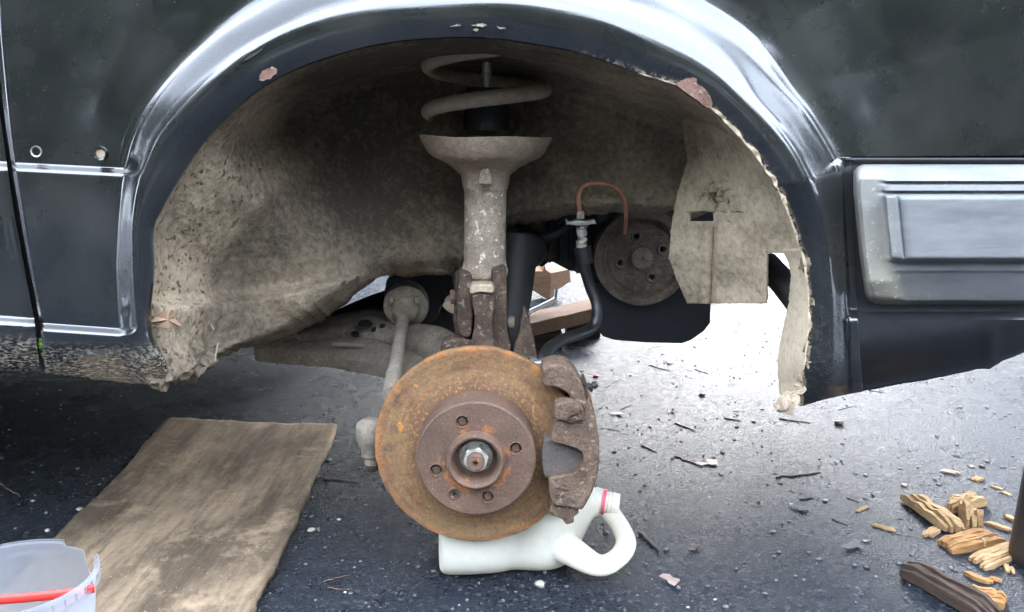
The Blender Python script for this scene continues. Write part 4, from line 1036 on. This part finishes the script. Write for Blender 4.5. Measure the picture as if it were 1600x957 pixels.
# ------------------------------------------------------------------ loose things
def local(mb, base):
    base = Vector(base)
    for v in mb.v: v -= base
    return base
# ---- weathered plywood board
def board():
    zt = .017; th = .011
    L = catmull([G(264,656,zt), G(232,690,zt), G(184,748,zt), G(112,815,zt), G(78,850,zt), G(-25,957,zt), G(-205,1140,zt)], 10)
    R = catmull([G(526,664,zt), G(522,684,zt), G(494,742,zt), G(466,806,zt), G(430,882,zt), G(391,957,zt), G(305,1140,zt)], 10)
    top = []
    for i, (a, b) in enumerate(zip(L, R)):
        ja = Vector((nz(i * .5, 3) * .004 + nz(i * 1.7, 8) * .002, 0, 0)); jb = Vector((nz(i * .5, 13) * .004 + nz(i * 1.7, 18) * .002, 0, 0)); r = []
        for k in range(41):
            t = k / 40; p = (a + ja).lerp(b + jb, t)
            if i == 0: p.y += nz(k * .3, 2) * .006 - (.006 if k in (0, 40) else 0)
            p.z += .006 * nz(p.x * 4, p.y * 4, 2) + .0012 * nz(p.x * 60, p.y * 12, 5) + .010 * (1 - i / 60) * (t - .5) ** 2 * 2
            r.append(p)
        top.append(r)
    mb = MB(); mb.grid(top); base = local(mb, (L[30].lerp(R[30], .5).x, L[30].y, 0.0))
    o = mb.build('plywood_board', M['board'], None, loc=base, ang=50)
    m = o.modifiers.new('thick', 'SOLIDIFY'); m.thickness = th; m.offset = -1
    me = o.data; 
    if me.polygons[0].normal.z < 0: me.flip_normals()
    return thing(o, 'weathered stained plywood board lying on the asphalt below the door sill', 'board')
board()

# ---- cloudy plastic tub with broken rim and red handle
def tub():
    zb = .024; zr = .135; c = G(10, 903, zr); c = Vector((c.x, c.y, 0)); r1 = .0855; r0 = .074
    t = empty('plastic_tub', (c.x, c.y, zb)); thing(t, 'cloudy clear plastic tub with a broken rim, standing on the plywood board', 'tub')
    A = 120; hs = [0, .02, .05, .075, .09, .098, .1]
    def cut(a):
        d = math.degrees(a)
        if 38 < d < 57: return -.030 * math.sin((d - 38) / 19 * math.pi) ** .4 - .004 * nz(d, 1)
        if 57 <= d < 78: return -.0045
        return 0.0
    H_ = zr - zb; rows = []
    for h in [0, .15, .4, .62, .78, .9, .97, 1.0]:
        rows.append([Vector((math.cos(a) * lerp(r0, r1, h), math.sin(a) * lerp(r0, r1, h), H_ * h + (cut(a) * (h ** 2 if h > .3 else 0)))) for a in [2 * math.pi * k / A for k in range(A)]])
    mb = MB(); mb.grid(rows, True); wall = mb.build('wall', M['tub'], t, ang=0)
    m = wall.modifiers.new('thick', 'SOLIDIFY'); m.thickness = .0012
    mb = MB(); mb.lathe([(.0015, 0.0), (.001, r0 * .9), (.002, r0)], (0, 0, 0), (0, 0, 1), 48); mb.build('base', M['tub'], t)
    # rim band with a second rib under it, missing where the rim broke away
    angs_ = [math.radians(78 + q) for q in np.linspace(0, 318, 150)]
    for nm, z0, z1, off in (('rim_band', H_ - .004, H_ + .0012, .0028), ('rim_rib', H_ - .0155, H_ - .0125, .0030)):
        rows = [[Vector((math.cos(a) * (r1 + o_), math.sin(a) * (r1 + o_), z)) for a in angs_] for z, o_ in ((z0, 0.0006), (z0, off), (z1, off), (z1, .0006))]
        mb = MB(); mb.grid(rows); mb.build(nm, M['tub'], t, ang=35)
    mb = MB()
    for q in range(9):                                             # short ribs between the two bands
        a = math.radians(-70 + 9 * q); p = Vector((math.cos(a) * (r1 + .0014), math.sin(a) * (r1 + .0014), H_ - .0085)); mb.box(p, (.0022, .0012, .0085), Matrix.Rotation(a, 3, 'Z'))
    mb.build('rim_rib', M['tub'], t)
    # red carrying strap lying across the mouth
    pts = catmull([Vector((x, y, z)) for x, y, z in ((.0905, .000, H_ - .012), (.078, -.006, H_ - .013), (.03, -.016, H_ - .014), (-.03, -.024, H_ - .014), (-.083, -.022, H_ - .012))], 8)
    rows = [[p + Vector((0, 0, .0048)) for p in pts], [p - Vector((0, 0, .0048)) for p in pts]]
    mb = MB(); mb.grid(rows); o = mb.build('handle', M['red'], t, ang=0); m = o.modifiers.new('thick', 'SOLIDIFY'); m.thickness = .0018
    o['label'] = 'red strap handle'
tub()

# ---- milky jug, cut open, under the disc
def jug():
    t = empty('plastic_jug', (0, .19, 0)); thing(t, 'milky white plastic jug lying on its side under the brake disc', 'jug')
    SEC = [(-.0985, .030, .020, .187, .046), (-.0975, .062, .040, .187, .049), (-.0945, .074, .049, .187, .053), (-.086, .080, .0535, .187, .0555), (-.055, .081, .0545, .187, .056), (-.02, .076, .0525, .188, .0545), (.002, .0695, .0505, .190, .052),
           (.020, .0705, .050, .191, .0515), (.045, .0725, .050, .193, .052), (.068, .066, .049, .198, .052), (.086, .054, .046, .208, .053), (.102, .038, .038, .220, .056), (.114, .026, .0265, .2275, .059), (.1225, .0205, .0205, .231, .061), (.1265, .0185, .0185, .232, .0615)]
    S2 = catmull([Vector(s[:3]) for s in SEC], 4); C2 = catmull([Vector((s[3], s[4], 0)) for s in SEC], 4)
    mb = MB(); rows = []; N = 64
    for q, c in zip(S2, C2):
        r = []
        for k in range(N):
            a = 2 * math.pi * k / N; e = lerp(3.2, 2.0, sst(.07, .12, q.x))
            ca, sa_ = math.cos(a), math.sin(a)
            rr = (abs(ca) ** e + abs(sa_) ** e) ** (-1 / e)
            p = Vector((q.x, c.x - .017 * (1 - sst(.07, .115, q.x)) + ca * rr * q.y, c.y - .002 + sa_ * rr * q.z))
            if p.y < c.x: p.y += .006 * math.exp(-((p.x - .004) / .018) ** 2) * abs(ca)      # waist pressed into the near side
            p.z += .0008 * nz(p.x * 30, p.y * 30, p.z * 30)
            r.append(p)
        rows.append(r)
    mb.grid(rows, True); mb.cap(rows[0])
    off = Vector((0, .19, 0))
    for v in mb.v: v -= off
    mb.cap(rows[-1]); mb.v[-len(rows[-1]):] = [p - off for p in rows[-1]]
    hp_ = [Vector((.015, .170, .054)), Vector((.048, .146, .048)), Vector((.080, .118, .037)), G(936, 884, .029), G(966, 871, .028), G(978, 850, .032), G(972, 828, .035), G(957, 806, .041), G(940, 790, .048), Vector((.098, .225, .058))]
    pts = catmull([p - off for p in hp_], 6); n = len(pts)
    rad = [lerp(.028, .0122, sst(0, 24, i)) if i < 30 else lerp(.0122, .019, sst(38, n, i)) for i in range(n)]
    mb.tube(pts, rad, 24, squash=(1.2, .85))
    o = mb.build('body', M['jug'], t, ang=0, merge=1e-5)
    m = o.modifiers.new('fuse', 'REMESH'); m.mode = 'VOXEL'; m.voxel_size = .0022; m.use_smooth_shade = True
    m = o.modifiers.new('soft', 'SMOOTH'); m.factor = .5; m.iterations = 10
    d = Vector((1, -.22, -.10)).normalized(); c = Vector((.121, .0425, .0610))
    mb = MB(); mb.lathe([(0, .0195), (.010, .0185), (.012, .0160), (.034, .0158), (.036, .0150), (.036, .0135), (.010, .013)], c, d, 32); mb.build('neck', M['jug'], t)
    mb = MB(); mb.lathe([(.012, .0160), (.012, .0186), (.0165, .0186), (.0165, .0160)], c, d, 32); o = mb.build('seal_ring', M['pink'], t); o['label'] = 'pink ring'
    mb = MB()
    for k in range(2): mb.lathe([(.020 + .006 * k, .0158), (.0212 + .006 * k, .0174), (.0225 + .006 * k, .0158)], c, d, 32)
    mb.build('thread', M['jug'], t)
jug()

# ---- splintered wood, each piece its own thing
def splinter(name, a, b, wid, th, mat, label, cat='wood chip', seed=0, ragged=.25, lift=.0, curve=0.0, rnd=False, group='broken wood on the asphalt', bumpy=.2):
    a = G(*a, 0) if len(a) == 2 else Vector(a); b = G(*b, 0) if len(b) == 2 else Vector(b)
    L = (b - a).length; ang = math.atan2(b.y - a.y, b.x - a.x); rs = random.Random(seed * 13 + 5); mb = MB()
    n = max(2, min(5, int(wid / .0065))); w1 = wid / n
    for j in range(n):                                               # a bundle of split fibres, each with its own ends
        s_ = (j + .5) / n - .5; l0 = -.5 + ragged * .55 * rs.random() ** 1.5; l1 = .5 - ragged * .55 * rs.random() ** 1.5
        hh = th * (math.sqrt(max(.12, 1 - (1.8 * s_) ** 2)) if rnd else 1.0) * (.78 + .3 * rs.random()); z0 = lift + (.0 if not rnd else th * .12 * abs(s_) * 2)
        yaw = rs.uniform(-.05, .05) * (1 + 2 * bumpy); tw = rs.uniform(.8, 1.35); rows = []
        for i in range(8):
            t = i / 7; u_ = lerp(l0, l1, t); tap = min(1, .62 + 3.2 * min(t, 1 - t)) * (1 + .12 * nz(t * 6, j + seed))
            x = u_ * L; y = s_ * wid * (1 + .18 * nz(u_ * 3 + seed, 2.2)) + yaw * x * .4 + curve * L * u_ ** 2 + wid * .10 * nz(u_ * 2.5, seed + 9)
            zt = z0 + hh * tap * (1 + bumpy * .9 * nz(u_ * 6 + seed, j * .8)) + bumpy * th * .5 * nz(u_ * 3, seed); hw = w1 * .5 * tw * tap
            rows.append([Vector((x, y - hw, z0)), Vector((x, y - hw * .9, zt)), Vector((x, y + hw * .9, zt + hh * .08 * nz(t * 5, j))), Vector((x, y + hw, z0))])
        mb.grid(rows, True); mb.cap(rows[0]); mb.cap(rows[-1][::-1])
    c = (a + b) / 2; o = mb.build(name, mat, None, loc=Vector((c.x, c.y, gz(c.x, c.y))), ang=25, smooth=False); o.rotation_euler = (0, 0, ang)
    return thing(o, label, cat, group)
C1, C2_ = M['chip'], M['chip2']
splinter('wood_splinter', (1416,782), (1496,838), .030, .020, C1, 'longest pale split branch piece in the heap of wood chips', seed=1, rnd=True, bumpy=.35)
splinter('wood_splinter', (1478,798), (1532,786), .030, .016, C1, 'crumbly pale wood piece lying behind the heap of chips', seed=2, ragged=.5, bumpy=.6)
splinter('wood_splinter', (1506,800), (1524,838), .024, .028, C1, 'upright frayed pale wood chunk in the middle of the heap', seed=3, ragged=.5, bumpy=.7)
splinter('wood_splinter', (1473,860), (1560,842), .036, .013, C2_, 'flat orange wood slab at the front of the heap', seed=4, ragged=.2)
splinter('wood_splinter', (1521,882), (1590,856), .022, .010, C1, 'pale straight lath beside the dark post', seed=5, ragged=.2)
splinter('wood_splinter', (1532,892), (1592,868), .014, .008, C1, 'narrow pale lath lying along the wider lath', seed=6, ragged=.2)
splinter('wood_splinter', (1503,897), (1552,916), .010, .006, C2_, 'thin curved orange splinter in front of the laths', seed=7, curve=.5)
splinter('wood_splinter', (1543,905), (1566,910), .007, .004, C2_, 'short orange sliver beside the curved splinter', seed=8)
splinter('wood_splinter', (1510,932), (1574,945), .034, .012, C2_, 'ragged dark orange wood slab near the bottom right corner', seed=9, ragged=.35, bumpy=.5)
splinter('wood_splinter', (1446,842), (1466,829), .013, .006, C1, 'small pale wood flake left of the heap', seed=10, ragged=.5)
splinter('wood_splinter', (1574,884), (1580,898), .012, .004, C1, 'tiny pale wood flake at the foot of the dark post', seed=11, ragged=.4)
splinter('wood_splinter', (1361,821), (1402,833), .006, .004, C1, 'thin pale stick lying alone left of the wood heap', seed=12)
splinter('wood_splinter', (1337,802), (1358,792), .005, .003, C1, 'short pale sliver pointing up towards the bumper', seed=13)
splinter('wood_splinter', (1536,818), (1580,832), .009, .005, C1, 'pale thin splinter behind the orange slab', seed=14, ragged=.4)
splinter('wood_splinter', (1548,760), (1566,765), .006, .003, C1, 'pale sliver beyond the heap, left one of two', seed=15)
splinter('wood_splinter', (1564,768), (1580,775), .007, .003, C1, 'pale sliver beyond the heap, right one of two', seed=16)
splinter('wood_splinter', (1520,752), (1538,746), .014, .004, C2_, 'brown ragged flake beyond the wood heap', seed=17, ragged=.5)
splinter('wood_splinter', (1470,736), (1500,742), .012, .004, M['leaf'], 'pinkish brown leaf scrap farthest from the wood heap', 'leaf', seed=18, ragged=.4)
splinter('wood_splinter', (1566,806), (1590,816), .010, .005, C1, 'pale frayed bit right of the crumbly piece', seed=19, ragged=.6)
splinter('wood_splinter', (1530,845), (1542,862), .008, .009, C1, 'small frayed tuft lying against the orange slab', seed=20, ragged=.6, lift=.004)
splinter('dark_log', (1412,894), (1556,975), .034, .026, M['darkwood'], 'dark wet split log at the bottom edge', 'log', seed=21, rnd=True, ragged=.12)

# ---- dark post at the right edge
pb_ = G(1634, 880, 0); mb = MB()
mb.tube([Vector((0, 0, -.004)), Vector((0, 0, .01)), Vector((.002, 0, .06)), Vector((.008, .003, .14)), Vector((.012, .004, .22)), Vector((.012, .004, .226))], [.044, .047, .0455, .0445, .044, .041], 36)
o = mb.build('post', M['post'], None, loc=pb_, bevel=.002); thing(o, 'dark brown round post cut off by the right edge', 'post')

# ---- timber and a wrench on the ground beyond the car
def timber(name, corners, th, mat, label, cat, seed):
    """corners: four top points, counter clockwise"""
    c = sum(corners, Vector()) / 4; base = Vector((c.x, c.y, c.z - th)); rows = []
    for i in range(9):
        t = i / 8; a = corners[0].lerp(corners[1], t); b = corners[3].lerp(corners[2], t)
        j = Vector((0, 0, nz(t * 5, seed) * .003)); rows.append([a - Vector((0, 0, th)) - base, a + j - base, a.lerp(b, .5) + j * 1.5 - base, b + j - base, b - Vector((0, 0, th)) - base])
    mb = MB(); mb.grid(rows, True); mb.cap(rows[0]); mb.cap(rows[-1][::-1])
    o = mb.build(name, mat, None, loc=base, ang=30, bevel=.002); return thing(o, label, cat)
a, b = P(828, 506, 1.36), P(946, 478, 1.52)
timber('timber_plank', [a, b, b + Vector((-.03, .12, 0)), a + Vector((-.03, .12, 0))], a.z - .045, M['block'], 'brown timber plank lying on blocks behind the brake hose', 'plank', 2)
timber('timber_block', [Vector((a.x - .02, 1.39, .044)), Vector((a.x + .09, 1.41, .044)), Vector((a.x + .09, 1.50, .044)), Vector((a.x - .02, 1.48, .044))], .043, M['darkwood'], 'dark timber offcut under the left end of the plank', 'block', 3)
timber('timber_block', [Vector((b.x - .11, 1.54, .044)), Vector((b.x - .01, 1.55, .044)), Vector((b.x - .01, 1.63, .044)), Vector((b.x - .11, 1.62, .044))], .043, M['darkwood'], 'dark timber offcut under the right end of the plank', 'block', 4)
def broken_log():
    y = 2.10
    f1 = [P(*q, y) for q in ((858,470),(829,452),(831,428),(838,424),(848,424),(851,413),(853,422),(861,427))]
    f2 = [P(861, 427, y), P(890, 421, y + .08), P(892, 440, y + .08), P(874, 452, y + .05), P(866, 463, y + .02), P(858, 470, y)]
    base = Vector((f1[0].x, y, 0.0)); mb = MB()
    back = Vector((-.01, .12, .004))
    mb.prism([p - base for p in f1], [p + back - base for p in f1]); mb.prism([p - base for p in f2], [p + back * .8 - base for p in f2])
    o = mb.build('broken_log', M['block'], None, loc=base, ang=20, bevel=.002); thing(o, 'broken wood chunk with a splintered top, seen past the strut', 'log')
broken_log()
pl = a.z
mb = MB(); w0, w1, w2 = Vector((a.x - .012, 1.45, pl + .008)), P(868, 468, 1.50), P(870, 452, 1.51)
w1.z = max(w1.z, pl + .008); base = local(mb, w0)
mb.tube([q - w0 for q in catmull([w0, w0.lerp(w1, .5), w1.lerp(w0, .08), w1, w1.lerp(w2, .4), w2], 4)], .0068, 10); mb.lathe([(-.012, .0), (-.012, .010), (.012, .011), (.012, 0.0)], (0, 0, 0), (w1 - w0), 12)
o = mb.build('wheel_wrench', M['whitemetal'], None, loc=w0); thing(o, 'bright bent wheel wrench lying on the timber plank', 'wrench')
bc_ = Vector((.62, 2.6, .0)); timber('timber_block', [Vector((.63, 2.35, .11)), Vector((.80, 2.35, .11)), Vector((.80, 2.46, .11)), Vector((.63, 2.46, .11))], .11, M['block'], 'reddish block standing beyond the cream shield', 'block', 6)

# ---- leaf caught at the foot of the arch, leaves and twigs on the ground
def sill_leaf():
    o2 = [(205,265),(255,205),(310,165),(360,168),(385,180),(398,150),(430,148),(428,182),(402,215),(440,225),(488,275),(497,308),(458,300),(420,290),(390,317),(330,310),(242,304),(300,262),(250,276)]
    f = [P(200 + x / 5.98, 460 + y / 5.98, -.004 + .010 * ((y - 150) / 160) * 0 + .006 * math.sin(x * .03)) for x, y in o2]
    c = P(258, 500, .0); mb = MB(); ctr = P(262, 500, -.010)
    vs_ = [p - c for p in f]; b = len(mb.v); mb.v += [ctr - c] + vs_
    mb.f += [(b, b + 1 + i, b + 1 + (i + 1) % len(vs_)) for i in range(len(vs_))]
    mb.tube([q - c for q in catmull([P(267, 506, -.006), P(270, 520, -.004), P(272, 535, -.002)], 4)], .0009, 5)
    o = mb.build('dry_leaf', M['leaf'], None, loc=c, ang=25); thing(o, 'dry brown lobed leaf caught at the foot of the wheel arch', 'leaf')
sill_leaf()
def flat_leaf(px, py, r, mat, label, seed, cat='leaf', group=None):
    c = G(px, py, 0); rr = random.Random(seed); n = 14; mb = MB(); mb.v.append(Vector((0, 0, .002)))
    for k in range(n):
        a = 2 * math.pi * k / n; q = r * (1 + .35 * math.sin(3 * a + seed) + .25 * (rr.random() - .5)) * (1.35 if abs(math.cos(a)) > .7 else .8)
        mb.v.append(Vector((math.cos(a) * q, math.sin(a) * q, .0015 + .004 * abs(nz(a * 2, seed)))))
    mb.f += [(0, 1 + k, 1 + (k + 1) % n) for k in range(n)]
    o = mb.build('fallen_leaf', mat, None, loc=Vector((c.x, c.y, gz(c.x, c.y) + .001)), ang=30); o.rotation_euler = (0, 0, seed * 1.3)
    return thing(o, label, cat, group)
pale = m_plain('pale_wet_leaf', (.10, .095, .095), .85, var=.2)
flat_leaf(1259, 776, .014, pale, 'pale grey leaf lying flat left of the wood heap', 1)
flat_leaf(1251, 797, .010, pale, 'small pale grey leaf scrap in front of the larger pale leaf', 2)
flat_leaf(1334, 854, .013, pale, 'pale leaf nearest the camera between jug and log', 3)
flat_leaf(1050, 910, .011, m_plain('pink_stone', (.30, .22, .19), .5), 'pinkish scrap on the asphalt right of the jug handle', 4)
flat_leaf(1108, 724, .015, M['leaf'], 'crumpled brown dead leaf under the bright patch', 5)
flat_leaf(1047, 567, .012, M['twig'], 'dark wet leaf in the bright patch below the splash guard', 6)
flat_leaf(965, 648, .010, M['leaf'], 'curled reddish leaf right of the caliper', 7)
flat_leaf(1085, 856, .009, M['twig'], 'dark leaf scrap right of the jug handle', 8)
def twig(p0, p1, r, label, seed, mat=None, fork=False, group='twigs lying on the asphalt'):
    a, b = G(*p0, 0), G(*p1, 0); c = (a + b) / 2; mb = MB(); pts = []
    for k in range(7):
        t = k / 6; p = a.lerp(b, t); p += Vector((nz(t * 4, seed), nz(seed, t * 4), 0)) * (b - a).length * .10; p.z = r * .5 + abs(nz(t * 3, seed + 5)) * .0012; pts.append(p - Vector((c.x, c.y, 0)))
    mb.tube(pts, [r * (1 - .5 * k / 6) for k in range(7)], 6)
    if fork:
        q = pts[3]; mb.tube([q, q + (pts[6] - pts[0]).cross(Vector((0, 0, 1))) * .22 + (pts[6] - pts[0]) * .2], [r * .7, r * .4], 5)
    o = mb.build('twig', mat or M['twig'], None, loc=Vector((c.x, c.y, gz(c.x, c.y))), ang=0); return thing(o, label, 'twig', group)
TW = [((1014,572),(1049,582),.0025,'dark twig in the bright patch, right of the dark leaf'), ((1086,579),(1107,586),.0025,'short dark twig in the middle of the bright patch'),
 ((943,610),(968,594),.0014,'fine straight twig beside the bleed screw'), ((1218,654),(1266,661),.0030,'forked dark twig under the torn foot of the arch'),
 ((1055,662),(1087,674),.0030,'dark twig on the near rim of the bright patch'), ((1054,714),(1096,728),.0030,'thick reddish twig beside the crumpled dead leaf'),
 ((1213,746),(1283,738),.0030,'long dark twig left of the wood heap'), ((1000,835),(1030,862),.0050,'thick dark stick behind the jug handle'),
 ((1003,697),(1027,708),.0030,'stubby twig right of the caliper claw'), ((939,669),(970,674),.0016,'fine twig just right of the caliper'),
 ((1132,653),(1158,658),.0028,'dark twig under the brightest part of the glare'), ((1300,812),(1324,822),.0020,'dark crooked twig left of the pale stick'),
 ((0,756),(32,778),.0024,'thin brown twig at the left edge'), ((505,912),(545,902),.0014,'reddish pine needle right of the board, upper one'),
 ((512,922),(548,926),.0014,'reddish pine needle right of the board, lower one'), ((1400,836),(1446,845),.0010,'hair thin twig trailing from the pale stick'),
 ((505,748),(560,754),.0035,'dark stick just right of the board top corner'), ((1310,640),(1332,634),.0025,'dark twig under the bumper valance')]
for k, (p0, p1, r, lb) in enumerate(TW): twig(p0, p1, r * .65, lb, k, fork=('forked' in lb or 'crooked' in lb), mat=M['rustpink'] if 'needle' in lb else None)
rt = random.Random(5)
for k in range(14):
    px, py = rt.uniform(930, 1560), rt.uniform(545, 860); L = rt.uniform(8, 24); s_ = rt.uniform(-.35, .4)
    twig((px, py), (px + L, py + L * s_), rt.uniform(.0007, .0012), 'tiny dark twig fragment strewn on the wet asphalt', 40 + k, group='tiny twig fragments strewn on the asphalt')
def pebble(px, py, r, mat, label, seed, group='pebbles on the asphalt'):
    c = G(px, py, 0); bm = bmesh.new(); bmesh.ops.create_icosphere(bm, subdivisions=2, radius=1)
    for v in bm.verts: k = 1 + .5 * mnoise.noise(v.co * 1.1 + Vector((seed, 2, 0))); v.co = Vector((v.co.x * r * 1.2 * k, v.co.y * r * k, v.co.z * r * .6 * k))
    o = from_bm('pebble', bm, mat, None, ang=0, loc=Vector((c.x, c.y, gz(c.x, c.y) + r * .35))); return thing(o, label, 'pebble', group)
for k, (px, py, r, lb) in enumerate([(843,917,.0062,'pale pebble in front of the jug'), (487,829,.0050,'pale pebble right of the board edge'), (1460,893,.0062,'pale pebble between dark log and orange slab'), (1311,662,.0080,'dark pebble under the bumper edge'),
    (1097,620,.0062,'dark pebble in the brightest glare'), (1354,886,.0038,'yellowish pebble left of the dark log'), (1412,760,.0042,'white pebble beyond the wood heap'), (1517,729,.0040,'pale pebble near the leaf scrap'), (1534,729,.0046,'dark rounded pebble beside the pale one'),
    (1289,784,.0038,'ochre pebble right of the pale grey leaf'), (124,797,.0042,'brown pebble left of the board'), (74,830,.0035,'grey pebble behind the tub'), (1307,722,.0030,'white pebble left of the long twig'), (1236,790,.0036,'tan pebble beside the small leaf scrap')]):
    pebble(px, py, r, M['twig'] if 'dark' in lb else M['pebble'], lb, k)
for k in range(46):
    px = rt.uniform(0, 1560); py = rt.uniform(620, 950)
    pebble(px, py, rt.uniform(.0015, .0030), rt.choice([M['pebble'], M['grit'], M['grit']]), 'small rounded pebble lying loose on the asphalt', 60 + k, 'small loose pebbles on the asphalt')
pebble(931, 591, .0058, M['red'], 'small red plastic cap on the asphalt beside the bleed screw', 3, None)['category'] = 'cap'
